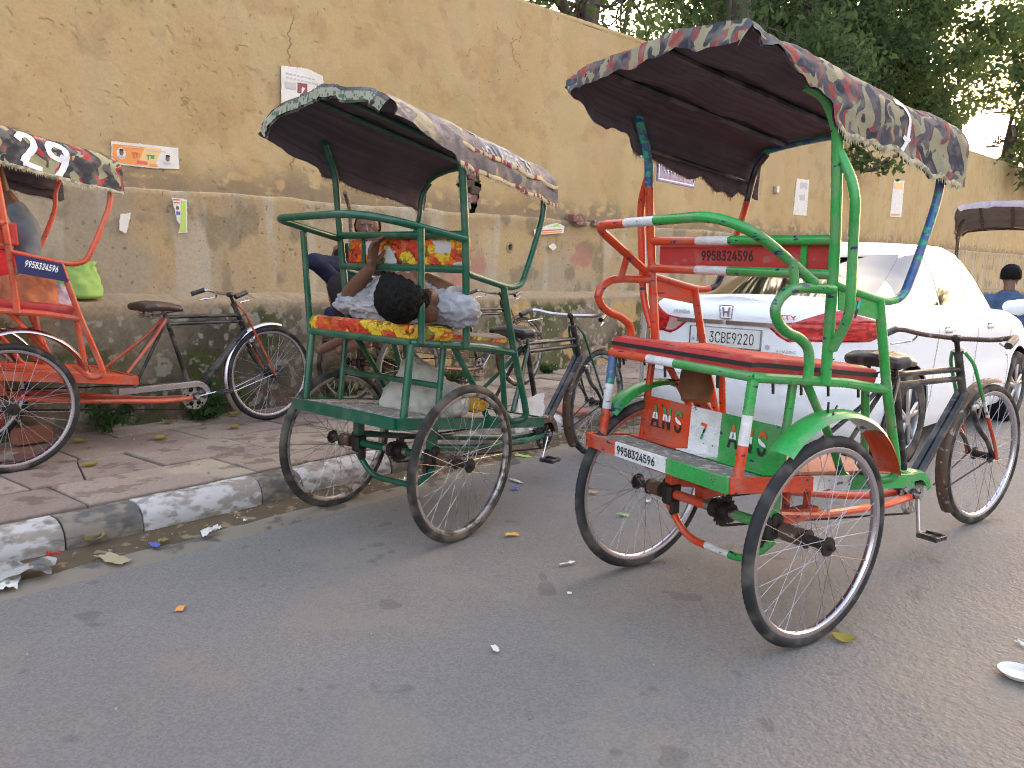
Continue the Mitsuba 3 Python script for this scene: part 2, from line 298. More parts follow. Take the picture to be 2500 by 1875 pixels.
# people, cloth, paper, car
mat('skin', lambda p, n, uv: mix((.155, .075, .048), (.105, .052, .034), fbm(p.x * 16, p.y * 16, p.z * 16)), .5, spec=.4)
mat('black_hair', lambda p, n, uv: mix((.003, .003, .003), (.010, .009, .008), noise(p.x * 260, p.y * 260, p.z * 60)), .7, spec=.15, bump=lambda p, n, uv: .010 * noise(p.x * 170, p.y * 170, p.z * 50))
mat('eye_white', (.20, .17, .15), .3)
def cloth(name, col, k=.8): mat(name, lambda p, n, uv: mix(col, tuple(k * x for x in col), smoothstep(.35, .7, fbm(p.x * 10, p.y * 10, p.z * 10, 3))) * (.9 + .2 * noise(p.x * 240, p.y * 240, p.z * 240)), .9, spec=.15)
cloth('shirt_white', (.36, .36, .39), .62); cloth('denim', (.16, .18, .205), .7); cloth('dark_blue_cloth', (.016, .019, .042), .6); cloth('dark_cloth', (.022, .018, .02), .7)
cloth('orange_cloth', (.42, .145, .075), .6); cloth('lilac_cloth', (.42, .33, .39), .8); cloth('red_cloth', (.45, .03, .04), .8); cloth('blue_cloth', (.06, .10, .18), .7)
cloth('sack_white', (.44, .42, .36), .7); cloth('brown_rag', (.22, .105, .055), .6)
scene['green_plastic'] = {'type': 'principledthin', 'base_color': rgb(.40, .62, .20), 'roughness': .35, 'diff_trans': .7, 'spec_trans': 0.0}
mat('paper_white', lambda p, n, uv: mix((.66, .65, .63), (.52, .50, .46), fbm(p.x * 12, p.y * 12, p.z * 12, 3)), .9, spec=.1)
mat('print_grey', (.42, .41, .42), .9); mat('print_maroon', (.22, .07, .07), .9); mat('print_saffron', (.62, .26, .07), .85); mat('print_lime', (.36, .52, .10), .85); mat('print_red', (.55, .12, .08), .85); mat('print_green', (.06, .28, .10), .85); mat('print_brown', (.17, .10, .075), .85); mat('print_blue', (.08, .10, .40), .7)
mat('car_white', (.74, .76, .79), .18, spec=.5, clearcoat=1.0, clearcoat_gloss=.95)
mat('car_glass', (.20, .21, .22), .04, 1.0)
mat('car_black', (.015, .015, .017), .45)
mat('lamp_red', lambda p, n, uv: mix((.55, .010, .014), (.22, .003, .006), smoothstep(.3, .7, noise(p.z * 110, p.x * 26, p.y * 26))), .10, spec=.6, clearcoat=1.0)
mat('lamp_clear', lambda p, n, uv: mix((.55, .34, .31), (.40, .22, .20), noise(p.z * 60, p.x * 60, p.y * 60)), .15, spec=.6, clearcoat=1.0)
mat('plate_white', (.66, .66, .64), .5); mat('alloy', (.45, .46, .48), .28, metal=.85)
mat('pole_grey', lambda p, n, uv: mix((.46, .45, .44), (.30, .28, .26), fbm(p.x * 12, p.y * 12, p.z * 5)), .5, metal=.2)
mat('sign_blue', (.010, .030, .20), .45); mat('sign_white', (.62, .64, .66), .5)
# ------------------------------------------------------------------ the street: s along the road, l across it (towards the wall)
def st(s, l, z=0.0): return np.asarray(s, float)[..., None] * SF + np.asarray(l, float)[..., None] * SL + np.asarray(z, float)[..., None] * np.array([0, 0, 1.0])
WD = 5.60                                                                       # the wall's lower band stands here
def ledge(s): return 1.67 + .02 * s
def top_z(s): return 3.61 + .061 * s
def wall_at(px, py, l=WD):
    d = ray(px, py); P = EYE + d * l / (d @ SL); return P @ SF, P[2]
def ground_at(px, py, z=0.0):
    d = ray(px, py); return EYE + d * (z - CAMH) / d[2]
ss = np.r_[np.linspace(-14, -2, 13), np.linspace(-1.5, 14, 125), np.linspace(15, 90, 40)]
def strip(s, ls, z, nz=0.0, seed=0):
    S, L = np.meshgrid(s, ls, indexing='ij'); P = st(S, L, np.broadcast_to(z, S.shape))
    if nz: P[..., 2] += nz * (meshkit.fbm(P * 3.0, 3, seed) - .5)
    return grid(P)
struct('ground', grid([[(-300, -300, -.03), (300, -300, -.03)], [(-300, 400, -.03), (300, 400, -.03)]]), 'gutter_dirt')
struct('road', strip(np.linspace(-30, 120, 80), np.array([-9.0, -5, -2, 0, 1.5, 3.1]), 0.0), 'asphalt', label='grey asphalt road with dusty worn surface')
e = 3.085 + .05 * (meshkit.fbm(np.stack([ss * 1.7, ss * 0, ss * 0], 1), 4, 3) - .5); w = 3.22 + .12 * (meshkit.fbm(np.stack([ss * 2.3, ss * 0 + 5, ss * 0], 1), 4, 4) - .5)
P = np.stack([st(ss, e, .004 + 0 * ss), st(ss, (e + w) / 2, .009 + 0 * ss), st(ss, w + .03, .008 + 0 * ss)], 1)
se = np.linspace(-6, 30, 1100); n1 = lambda f, o, sd: meshkit.fbm(np.stack([se * f, se * 0 + o, se * 0], 1), 4, sd) - .5
e2 = 3.085 + .06 * n1(1.7, 0, 3) + .05 * n1(9, 2, 7); w2 = np.interp(se, ss, w)
P = np.stack([st(se, e2, -.003 + 0 * se), st(se, e2 + .03, .006 + 0 * se), st(se, (e2 + w2) / 2, .009 + 0 * se), st(se, w2 + .03, .008 + 0 * se)], 1)
struct('road_edge', grid(P), 'edge_concrete', smooth=True, label='pale worn concrete strip along the edge of the road')
S, L = np.meshgrid(ss, np.linspace(0, 1, 7), indexing='ij'); E0 = w[:, None] - .03; LL = E0 + (3.46 - E0) * L
P = st(S, LL, .004 + .035 * L ** 1.5); P[..., 2] += .022 * (meshkit.fbm(P * 9, 3, 5) - .5) * np.sin(np.pi * np.clip(L, .0, 1)) + .002
struct('gutter', grid(P), 'gutter_dirt', smooth=True, label='dirt and dust lying in the gutter under the kerb')
# kerb stones, black and white in turn
prof = np.array([(3.405, -.02), (3.39, .06), (3.40, .105), (3.425, .135), (3.47, .15), (3.54, .148), (3.555, .10), (3.555, -.02)])
k0 = -14.0; n = 0
kk = struct('kerb', strip(np.linspace(-14, 60, 60), np.array([3.42, 3.53]), .02), 'joint_soil', label='black and white painted kerb stones beside the gutter')
# joints between the painted lengths, read from the photograph
joints = sorted([ground_at(px, py, .13) @ SF for px, py in ((165, 1290), (338, 1240), (630, 1180), (700, 1150), (935, 1110), (1235, 1045), (1420, 1010))])
joints = [joints[0] - .95 * i for i in range(9, 0, -1)] + joints + [joints[-1] + .95 * i for i in range(1, 22)]
for i in range(len(joints) - 1):
    a, b = joints[i] + .004, joints[i + 1] - .004
    q = np.linspace(a, b, 9); pr = prof + rng.normal(0, .0025, (1, 2))
    P = np.stack([st(q, np.full(9, x), np.full(9, z)) for x, z in pr], 1); nz = meshkit.fbm(P * 14, 3, i) - .5
    P += nz[..., None] * np.array([0.012, 0.0, .014]); P[..., 0] -= 0
    caps = [M(np.vstack([P[j], P[j].mean(0)]), [[k, (k + 1) % 8, 8] if j else [(k + 1) % 8, k, 8] for k in range(8)]) for j in (0, -1)]
    put(cat_([grid(P)] + caps), 'kerb_black' if (i % 2 == 1) else 'kerb_white', kk, 'kerb_stone', 50)
# pavement of sandstone slabs
pv = struct('pavement', strip(np.linspace(-14, 70, 90), np.array([3.54, 4.2, 5.45]), np.array([.128, .113, .098])), 'joint_soil', label='pavement of worn reddish sandstone slabs between kerb and wall')
rows = [3.565, 4.03, 4.52, 5.0, 5.36]; sl = np.random.default_rng(3)
for r in range(4):
    s = -2.2 + sl.uniform(0, .4)
    while s < 13:
        wd = sl.uniform(.5, .85); g = .006
        P0 = np.array([(s + g, rows[r] + g), (s + wd - g, rows[r] + g), (s + wd - g, rows[r + 1] - g), (s + g, rows[r + 1] - g)]) + sl.normal(0, .006, (4, 2))
        poly = [P0]
        if sl.random() < .3:                                                    # a cracked slab is two pieces
            t0, t1 = sl.uniform(.3, .7, 2); a, b = P0[0] + (P0[1] - P0[0]) * t0, P0[3] + (P0[2] - P0[3]) * t1
            poly = [np.array([P0[0], a - [.004, 0], b - [.004, 0], P0[3]]), np.array([a + [.004, 0], P0[1], P0[2], b + [.004, 0]])]
        for q in poly:
            zt = .152 - .016 * (q[:, 1] - 3.56) + sl.normal(0, .0025) + (q - q.mean(0)) @ sl.normal(0, .008, 2)
            c = q.mean(0); ins = q + (c - q) / np.linalg.norm(c - q, axis=1)[:, None] * .007
            V = np.vstack([st(q[:, 0], q[:, 1], np.full(4, .07)), st(q[:, 0], q[:, 1], zt - .006), st(ins[:, 0], ins[:, 1], zt)])
            F = [[8, 9, 10], [8, 10, 11]]
            for k in range(4):
                m = (k + 1) % 4
                for o in (0, 4): F += [[o + k, o + m, o + 4 + m], [o + k, o + 4 + m, o + 4 + k]]
            put(M(V, F), 'sandstone_pale' if sl.random() < .28 else 'sandstone', pv, 'slab', False)
        s += wd
struct('pavement_far', strip(np.linspace(13, 90, 40), np.array([3.55, 5.4]), np.array([.145, .12])), 'sandstone')

# the boundary wall
wall = thing('boundary_wall', 'tall yellow plastered wall with cracked stained face and mossy plinth behind the rickshaws', 'wall')
sw = np.r_[np.linspace(-8, -.6, 40), np.linspace(-.55, 9.5, 336), np.linspace(9.6, 20, 90), np.linspace(20.5, 90, 60)]
hole = wall_at(1146, 458, WD + .03); pipe = wall_at(1134, 514, WD + .03); drain = wall_at(1244, 604, WD); vent = wall_at(1898, 462, WD + .03)
zt = np.linspace(0, 1, 78); S, Z = np.meshgrid(sw, zt, indexing='ij')
edge = ledge(S) + .05 * (meshkit.fbm(np.stack([S * 2.2, S * 0, S * 0], -1), 4, 8) - .5) - .05
zz = edge + (top_z(S) + .05 * (meshkit.fbm(np.stack([S * 1.5, S * 0 + 3, S * 0], -1), 3, 9) - .5) - edge) * Z
ll = WD + .035 + .02 * (meshkit.fbm(np.stack([S * 1.4, zz * 1.4, 0 * S], -1), 4, 2) - .5)
def drop(mesh, S, Z, holes):
    q = np.stack([S.ravel(), Z.ravel()], 1); keep = np.ones(len(mesh.faces), bool); cen = q[mesh.faces].mean(1)
    for (a, b), ra, rb in holes:
        d = np.hypot((cen[:, 0] - a) / ra, (cen[:, 1] - b) / rb) + .25 * (meshkit.noise(np.stack([cen[:, 0] * 14, cen[:, 1] * 14, 0 * cen[:, 0]], 1), 4) - .5) * (ra > .08)
        keep &= d > 1
    return M(mesh.vertices, mesh.faces[keep])
put(drop(grid(st(S, ll, zz)), S, zz, [(hole, .17, .25), (pipe, .05, .05)]), 'yellow_plaster', wall, 'upper_face', True)
q = sw[::3]; put(grid(np.stack([st(q, 0 * q + WD + .035, top_z(q) - .01), st(q, 0 * q + WD + .02, top_z(q) + .03), st(q, 0 * q + WD + .2, top_z(q) + .07), st(q, 0 * q + WD + .42, top_z(q) + .02), st(q, 0 * q + WD + .42, 0 * q)], 1)), 'yellow_plaster', wall, 'coping', True)
zd = np.linspace(0, 1, 30); S, Z = np.meshgrid(sw, zd, indexing='ij')
edge = ledge(S) + .045 * (meshkit.fbm(np.stack([S * 2.6, S * 0, S * 0 + 2], -1), 4, 18) - .5)
z1 = .93 + (edge - .93) * np.minimum(Z / .9, 1); l1 = WD + .022 * (meshkit.fbm(np.stack([S * 2, z1 * 2, 0 * S], -1), 4, 12) - .5) + np.maximum(Z - .9, 0) / .1 * .06 - .018 * np.clip((z1 - edge + .16) / .14, 0, 1) * (.4 + 1.2 * meshkit.fbm(np.stack([S * 5, z1 * 8, 0 * S], -1), 4, 15))
put(drop(grid(st(S, l1, z1 + np.maximum(Z - .9, 0) * .1)), S, z1, [(drain, .045, .045)]), 'stained_plaster', wall, 'dado', True)
pz = np.array([0, .1, .25, .45, .65, .82, .92, .95, .955, .985, 1.0]); pl = np.array([5.27, 5.285, 5.295, 5.30, 5.30, 5.30, 5.305, 5.33, 5.39, 5.5, 5.66])
S, I = np.meshgrid(sw, np.arange(11), indexing='ij'); P = st(S, pl[I], pz[I] + .0005 * S); P += (meshkit.fbm(P * 4, 4, 6)[..., None] - .5) * (SL * .05 + np.array([0, 0, .03]))
put(grid(P), 'mossy_plinth', wall, 'plinth', True)
# broken patch with bare bricks, a pipe stub below it and a drain hole
hb = [(-.02, .17, 'old_brick'), (.12, .12, 'old_brick'), (-.12, .07, 'old_brick'), (.03, .04, 'joint_soil'), (-.10, -.06, 'mossy_plinth'), (.08, -.10, 'old_brick'), (-.02, -.19, 'mossy_plinth'), (-.16, -.16, 'mossy_plinth'), (.14, -.02, 'joint_soil'), (.13, .21, 'old_brick')]
put(grid(np.array([[st(np.array(hole[0] + a), np.array(WD + .17), np.array(hole[1] + b)) for b in (-.36, .36)] for a in (-.3, .3)])), 'joint_soil', wall, 'hole_back')
WR = np.stack([SF, SL, [0, 0, 1]], 1)
for a, b, mt in hb:
    put(bx(st(hole[0] + a, WD + .11 + rng.uniform(-.03, .02), hole[1] + b), (rng.uniform(.15, .2), .11, rng.uniform(.075, .1)), .012, WR @ trimesh.transformations.rotation_matrix(rng.normal(0, .12), [0, 1, 0])[:3, :3]), mt, wall, 'brick')
def ring(c, ro, ri, dep, l): 
    r = revolve([(ri, dep), (ri, 0), (ro, 0), (ro, .04)], 20); V = r.vertices; r.vertices = st(c[0] + V[:, 0], l + V[:, 2], c[1] + V[:, 1]); return r
put(ring(pipe, .062, .036, .15, WD + .02), 'mossy_plinth', wall, 'pipe_stub', 30); put(ring(drain, .055, .036, .15, WD - .012), 'mossy_plinth', wall, 'drain_hole', 30)
for c in (pipe, drain): put(grid(np.array([[st(c[0] + a, WD + .14, c[1] + b) for b in (-.06, .06)] for a in (-.06, .06)])), 'joint_soil', wall, 'hole_back')

# ------------------------------------------------------------------ trees
def leaves(cen, nrm_bias, size, rg, droop=.3):
    n = len(cen); a = rg.normal(size=(n, 3)); a[:, 2] -= droop; a /= np.linalg.norm(a, axis=1)[:, None]
    b = np.cross(a, rg.normal(size=(n, 3))); b /= np.linalg.norm(b, axis=1)[:, None]; s = size * rg.uniform(.6, 1.35, n)[:, None]
    v = np.stack([cen - a * s, cen + b * s * .45, cen + a * s, cen - b * s * .45], 1).reshape(-1, 3); i = np.arange(n)[:, None] * 4
    return M(v, np.vstack([i + [0, 1, 2], i + [0, 2, 3]]))
def sunhole(p, wide=1.0):
    d = p - EYE; d /= np.linalg.norm(d, axis=1)[:, None]; a = np.degrees(np.arccos(np.clip(d @ SUN, -1, 1)))
    return a
def tree(s, l, h, crowns, nleaf, size, lm, label, seed, name='tree', group=None):
    rg = np.random.default_rng(seed); t = thing(name, label, 'tree', group)
    base = st(s, l, 0.0); parts = []; lv = []
    trunk = smoothline([base, base + [rg.normal(0, .15), rg.normal(0, .15), h * .35], base + [rg.normal(0, .3), rg.normal(0, .3), h * .62]], 6)
    k = len(trunk); put(sweep(trunk, np.linspace(.24, .12, k) * h / 7, 9), 'bark', t, 'trunk')
    for (cs, cl, cz, rs, rz), share in crowns:
        c = st(s + cs, l + cl, cz); b0 = trunk[rg.integers(k // 2, k)]
        limb = smoothline([b0, (b0 + c) / 2 + rg.normal(0, .25, 3), c], 5); put(sweep(limb, np.linspace(.09, .03, len(limb)), 6), 'bark', t, 'limb')
        m = max(6, int(30 * share)); u = rg.normal(size=(m, 3)); u /= np.linalg.norm(u, axis=1)[:, None]; rad = rg.uniform(.25, 1, m)[:, None] ** .6
        cl_ = c + u * rad * [rs, rs, rz]
        for q in cl_[:14]:
            tw = smoothline([c + rg.normal(0, .1, 3), (c + q) / 2 + rg.normal(0, .15, 3), q], 3); parts.append(sweep(tw, np.linspace(.03, .008, len(tw)), 4))
        w = rg.integers(0, m, int(nleaf * share)); lv.append(cl_[w] + rg.normal(size=(len(w), 3)) * [.25, .25, .19] * (rs / 1.6) ** .6)
    p = np.vstack(lv); a = sunhole(p); p = p[(a > 1.5) & ((a > 3.4) | (rg.random(len(p)) < .40))]
    put(leaves(p, 0, size, rg), lm, t, 'crown', False, kind='stuff'); put(cat_(parts), 'bark', t, 'twigs', False, kind='stuff')
    return t
tree(8.3, 7.8, 8, [((0, 0, 5.9, 1.5, 1.2), 1), ((1.3, .6, 5.0, 1.3, 1.0), .9), ((-.9, .5, 6.8, 1.2, 1.0), .7), ((1.6, .2, 6.6, 1.4, 1.1), .8)], 190, .07, 'leaf_mid', 'loose leafy tree behind the wall, its crown letting bright sky through above the plain plaster', 11)
tree(10.2, 7.4, 9, [((0, 0, 5.2, 1.7, 1.2), 1.2), ((.5, 0, 7.2, 1.8, 1.4), 1.2), ((1.9, .3, 5.9, 1.6, 1.3), 1.1), ((-1.2, .6, 6.3, 1.4, 1.2), .9)], 560, .078, 'leaf_mid', 'broad green tree behind the wall, above the peak of the red camouflage canopy', 12)
hs_, hz_ = wall_at(2140, 392, 5.2); hang = (hs_ - 14.6, 5.2 - 7.2, hz_, .75, .22)
tree(14.6, 7.2, 11, [((0, 0, 5.8, 2.0, 1.5), 1.3), ((.3, -.2, 8.4, 2.3, 1.7), 1.3), ((2.0, 0, 6.8, 2.0, 1.6), 1.3), ((-1.6, .4, 7.3, 1.9, 1.6), 1.2), ((.8, -1.9, 5.0, .9, .6), .45), (hang, .16)], 1500, .09, 'leaf_dark', 'dark dense tree behind the wall, its lowest twigs hanging over the plaster', 13)
tree(19.5, 7.5, 12, [((0, 0, 6.4, 2.3, 1.6), 1.3), ((.4, -.6, 9.6, 2.8, 2.0), 1.4), ((2.4, -.2, 7.8, 2.4, 1.8), 1.3), ((-1.6, .2, 8.2, 2.2, 1.8), 1.2)], 2300, .105, 'leaf_dark', 'tall dark tree behind the wall, left of the low sun', 14)
tree(22.6, 7.4, 12, [((3.5, 0, 7.6, 2.6, 1.8), 1.3), ((4, -.8, 10.6, 3.0, 2.2), 1.4), ((6.7, -.6, 8.8, 2.6, 2.0), 1.2), ((1.3, 0, 9.4, 2.4, 2.0), 1.2), ((6.4, -.4, 6.3, 2.0, 1.0), .7)], 3600, .125, 'leaf_mid', 'tall tree behind the wall with the low sun breaking under its crown', 15)
tree(41, 6.4, 13, [((0, 0, 8.6, 3.2, 2.2), 1.2), ((0, -2, 11.5, 3.4, 2.4), 1.3), ((-3.4, -1, 9.8, 3.0, 2.2), 1.2), ((3, -2.4, 8.5, 3.0, 2.6), 1.0), ((-5, -.5, 6.6, 3.0, 1.6), 1.0), ((1, -1, 6.4, 3.0, 1.6), 1.0)], 4200, .14, 'leaf_mid', 'thin leafed tree at the far right, beyond the low sun', 16)
for i, (s, l, h) in enumerate([(27, 15, 11), (32, 15, 13), (38, 14, 14)]):
    tree(s, l, h, [((0, 0, h * .55, 3.0, 2.4), 1.3), ((2.4, 0, h * .72, 3.0, 2.2), 1.2), ((-2.4, 0, h * .68, 3.0, 2.2), 1.2), ((.5, -.5, h * .9, 2.8, 2.0), 1.1)], 1500, .14, 'leaf_mid', ('dark tree of the second row, seen above the middle of the red camouflage canopy', 'dark tree of the second row, left of the low sun and behind taller crowns', 'dark tree of the second row, farthest right behind the low sun')[i], 30 + i, 'background_tree', 'trees of the second row behind the wall')
for i, s in enumerate([4, 13, 23, 34]):
    tree(s, -12.5, 9, [((0, 0, 4.6, 2.6, 1.8), 1.2), ((2.6, .2, 5.2, 2.4, 1.7), 1.1), ((-2.6, .2, 4.4, 2.4, 1.6), 1.1)], 2600, .16, 'leaf_dark', 'tree across the road, seen only mirrored in the white car', 50 + i, 'roadside_tree', 'trees across the road')
# ------------------------------------------------------------------ cycle rickshaws
RW = .355
def to_wheel(m):                                                                # revolved about z -> turns about the lateral axis
    v = m.vertices.copy(); m.vertices = np.stack([v[:, 0], v[:, 2], v[:, 1]], 1); return m
def wheel_parts(rg, dirty=False):
    n = 220; a = np.arange(n + 1) * 2 * np.pi / n; ph = np.arange(15) * 2 * np.pi / 14
    r = RW - .020 + .020 * np.cos(ph); z = .0195 * np.sin(ph)
    R_ = np.broadcast_to(r, (n + 1, 15)).copy(); kn = (np.cos(ph) > .1) & (np.cos(ph) < .93)
    R_[::2, kn] -= .0022; R_[:, (np.abs(np.sin(ph)) < .15) & (np.cos(ph) > 0)] += .001
    R_ += .0010 * np.sin(a * 2 + rg.uniform(0, 6))[:, None]
    tyre = to_wheel(grid(np.stack([R_ * np.cos(a)[:, None], R_ * np.sin(a)[:, None], np.broadcast_to(z, R_.shape)], -1)))
    rim = to_wheel(revolve([(.322, -.0135), (.317, -.0145), (.306, -.012), (.301, -.004), (.301, .004), (.306, .012), (.317, .0145), (.322, .0135), (.322, -.0135)], 72))
    hub = to_wheel(revolve([(0, -.062), (.009, -.062), (.009, -.045), (.032, -.043), (.033, -.036), (.02, -.032), (.017, 0), (.02, .032), (.033, .036), (.032, .043), (.009, .045), (.009, .062), (0, .062)], 20))
    sp = []; nip = []
    for k in range(36):
        s = 1 if k % 2 else -1; x = k * 2 * np.pi / 36; off = (1 if (k // 2) % 2 else -1) * .95
        h = np.array([.03 * math.cos(x + off), s * .038, .03 * math.sin(x + off)]); e = np.array([.304 * math.cos(x), s * .003, .304 * math.sin(x)])
        sp.append(tb(h, e, .00115, 4)); nip.append(tb(e + (h - e) * .045, e, .0028, 5))
    return tyre, rim, hub, cat_(sp + nip)
def wheel(par, name, F, tyre_m='tyre_rubber', rim_m='chrome', spoke_m='spoke_steel', hub_m='greasy_steel', seed=0):
    t, r, h, s = wheel_parts(np.random.default_rng(seed)); k = key_of(f'{par}__{name}')
    turn = Frame([0, 0, 0], [math.cos(seed), 0, math.sin(seed)], [0, 1, 0], [-math.sin(seed), 0, math.cos(seed)])
    for q, nm, mt, sm in ((t, 'tyre', tyre_m, 60), (r, 'rim', rim_m, 40), (h, 'hub', hub_m, 40), (s, 'spokes', spoke_m, 60)):
        put(F.m(turn.m(q)), mt, key=f'{k}__{nm}', smooth=sm, kind='stuff' if nm == 'spokes' else None)
    return k
def stripes(par, name, F, path, r, bands, sides=12, sub='paint_band'):
    first = None
    for t0, t1, mt in bands:
        m = F.m(sweep(cut(path, t0, t1), r, sides))
        if first is None: first = put(m, mt, par, name)
        else: put(m, mt, first, sub)
    return first
def letters(text, h, o, x, y, depth=.0012, bold=True, width=None):
    m = meshkit.text_mesh(text, h, depth, bold); v = m.vertices; x, y = unit(x), unit(y); z = np.cross(x, y)
    sx = 1.0 if width is None else width / v[:, 0].max()
    m.vertices = np.asarray(o, float) + v[:, :1] * sx * x + v[:, 1:2] * y + v[:, 2:] * z; return m
def bands_of(m, o, y, cuts):
    """slices lettering across its height into separately painted pieces with the stencil's bridges between them."""
    out = []
    for a, b in cuts:
        q = m.slice_plane(np.asarray(o) + np.asarray(y) * a, y).slice_plane(np.asarray(o) + np.asarray(y) * b, -np.asarray(y)); out.append(q)
    return out

def rickshaw(label, pos, yaw, zz=0.0, sc=1.0, body=(0, 0, 0, 0), st_='R', lean=2.2, seed=0, canopy=True, T=.824, B=1.90, group=None):
    K = thing('cycle_rickshaw', label, 'cycle rickshaw', group)
    gf = yawframe((pos[0], pos[1], zz), yaw, sc); rg = np.random.default_rng(seed)
    bf = tilt(Frame(gf.p((0, 0, RW)), *gf.R.T, sc), body[1], body[2], body[0]); bf.o = bf.o + body[3] * sc * bf.R[:, 1]
    ln = math.radians(lean)
    P = lambda n, m, mt, s=35, f=bf, **k: put(f.m(m), mt, K, n, s, **k)
    paint = {'R': 'green_paint', 'G': 'bottle_green_paint', 'O': 'vermilion_paint', 'X': 'rusty_steel', 'Y': 'rusty_steel'}[st_]
    lp = 'orange_paint' if st_ == 'R' else paint                                # left side
    OR, WH, GR = 'orange_paint', 'white_paint', 'green_paint'
    # ---- wheels
    tm, rm = {'R': ('tyre_rubber', 'chrome'), 'G': ('dusty_tyre_rubber', 'dull_rim'), 'O': ('tyre_rubber', 'chrome'), 'X': ('dusty_tyre_rubber', 'dull_rim'), 'Y': ('dusty_tyre_rubber', 'dull_rim')}[st_]
    for i, s in enumerate((-1, 1)):
        F = Frame(gf.p((0, s * T / 2 - math.sin(ln) * RW, RW * math.cos(ln))), gf.R[:, 0], math.cos(ln) * gf.R[:, 1] + math.sin(ln) * gf.R[:, 2], math.cos(ln) * gf.R[:, 2] - math.sin(ln) * gf.R[:, 1], sc)
        wheel(K, 'rear_wheel', F, tm, rm, 'spoke_steel' if st_ in 'RO' else 'dull_rim', seed=seed * 7 + i + 1)
    F = Frame(gf.p((B, -math.sin(ln) * RW * .4, RW)), gf.R[:, 0], gf.R[:, 1], gf.R[:, 2], sc); F = tilt(F, 0, ln * .4)
    wheel(K, 'front_wheel', F, 'dusty_tyre_rubber' if st_ == 'R' else tm, rm, 'spoke_steel', seed=seed * 7 + 4)
    # ---- floor, pitched forward
    FW = .36; fz = lambda u: .245 - .157 * (u + .29)
    u0, u1 = -.30, .71
    path = [(u0, -FW), (u1, -FW), (u1, FW), (u0, FW)]
    def fas(a, b): # fascia board between two plan points
        a, b = np.array(a), np.array(b); d = unit(np.r_[b - a, 0]); nrm = np.array([d[1], -d[0], 0]) * .006
        A, Bq = np.r_[a, fz(a[0])], np.r_[b, fz(b[0])]; V = []
        for q in (A, Bq):
            for o in (nrm, -nrm):
                for h in (.004, -.048): V.append(q + o + [0, 0, h])
        return trimesh.convex.convex_hull(np.array(V))
    def fascia(a, b, bands, nm):
        a, b = np.array(a, float), np.array(b, float); f0 = None
        for t0, t1, mt in bands:
            m = bf.m(fas(a + (b - a) * t0, a + (b - a) * t1))
            if f0 is None: f0 = put(m, mt, K, nm, False)
            else: put(m, mt, f0, 'paint_band', False)
        return f0
    one = [(0, 1, paint)]
    rear_f = fascia((u0, FW), (u0, -FW), [(0, .245, OR), (.245, .62, WH), (.62, 1, GR)] if st_ == 'R' else one, 'rear_fascia')
    fascia((u0 + .008, -FW), (u1, -FW), [(0, .40, OR), (.40, .60, WH), (.60, 1, GR)] if st_ == 'R' else one, 'side_fascia')
    fascia((u1, FW), (u0 + .008, FW), [(0, 1, lp)], 'side_fascia'); fascia((u1, -FW + .008), (u1, FW - .008), one, 'front_fascia')
    pl = []
    def plate(ua, ub, va, vb, dz=0):
        V = [(u, v_, fz(u) + dz + h) for u in (ua, ub) for v_ in (va, vb) for h in (0, -.012)]; return trimesh.convex.convex_hull(np.array(V))
    npl = 5
    for i in range(npl):
        a, b = -FW + .008 + (2 * FW - .016) * i / npl, -FW + .008 + (2 * FW - .016) * (i + 1) / npl
        P('floor_board', plate(u0 + .008, u1 - .008, a + .0015, b - .0015, -.003 + rg.normal(0, .0008)), {'R': 'worn_floor', 'G': 'worn_floor', 'O': 'vermilion_paint', 'X': 'worn_floor', 'Y': 'worn_floor'}[st_], False)
    if st_ == 'R': P('front_floor_sheet', plate(.02, .66, -.335, .335, .013), 'peach_floor', False)
    # ---- legs, seat rails
    r1 = .0165
    for s, nm in ((1, 'left'), (-1, 'right')):
        leg = [(-.235, s * .342, fz(-.235)), (-.186, s * .344, .548)]
        stripes(K, 'rear_leg', bf, leg, .0175, ([(0, .33, OR), (.33, .64, WH), (.64, 1, 'green_paint' if s < 0 else 'blue_chipped_paint')] if st_ == 'R' else one))
    rr = [(-.19, .352, .556), (-.19, -.352, .556)]
    stripes(K, 'rear_seat_rail', bf, rr, r1, [(0, .30, OR), (.30, .50, WH), (.50, 1, GR)] if st_ == 'R' else one)
    for s in (1, -1): P('side_seat_rail', sweep(fillet([(-.19, s * .345, .556), (-.165, s * .36, .553), (.20, s * .40, .505), (.40, s * .426, .462)], .03), r1), lp if s > 0 else paint)
    P('front_seat_rail', tb((.39, .41, .465), (.39, -.41, .465), r1), paint)
    for u in (-.05, .1, .25): P('seat_cross_bar', tb((u, .39, .530 - .12 * u), (u, -.39, .530 - .12 * u), .011), paint)
    # ---- cushion
    def cushion(ua, ub, sq, mt, top='red_vinyl', nm='seat_cushion', th=.064, wa=.36, wb=.425):
        n, m_ = 26, 34; prof = []                                               # around the edge: bottom .. top
        us = np.linspace(0, 1, n); vs = np.linspace(-1, 1, m_)
        base = lambda u: .560 - .150 * np.maximum(u + .17, 0) + 0 * u
        hw = lambda u: np.interp(u, [-.2, .4], [wa, wb]) - .028
        U = ua + (ub - ua) * us[:, None]; V = vs[None] * hw(U); ed = np.minimum(np.minimum(us, 1 - us)[:, None] * (ub - ua), (1 - np.abs(vs))[None] * .38)
        W = base(U) + th * np.clip(1 - np.maximum(0, 1 - ed / .02) ** 2, 0, 1) ** .5 * .12 + th * .88 - .022 * np.sin(np.pi * us[:, None]) * np.cos(vs[None] * np.pi / 2) ** .5 + .004 * np.sin(np.pi * us[:, None]) * np.cos(vs[None] * np.pi / 2)
        UU = U + 0 * V; W = W + .008 * (meshkit.fbm(np.stack([UU * 9, V * 9, 0 * UU + seed], -1), 3, 2) - .5)
        topm = grid(np.stack([U + 0 * V, V + 0 * U, W], -1))
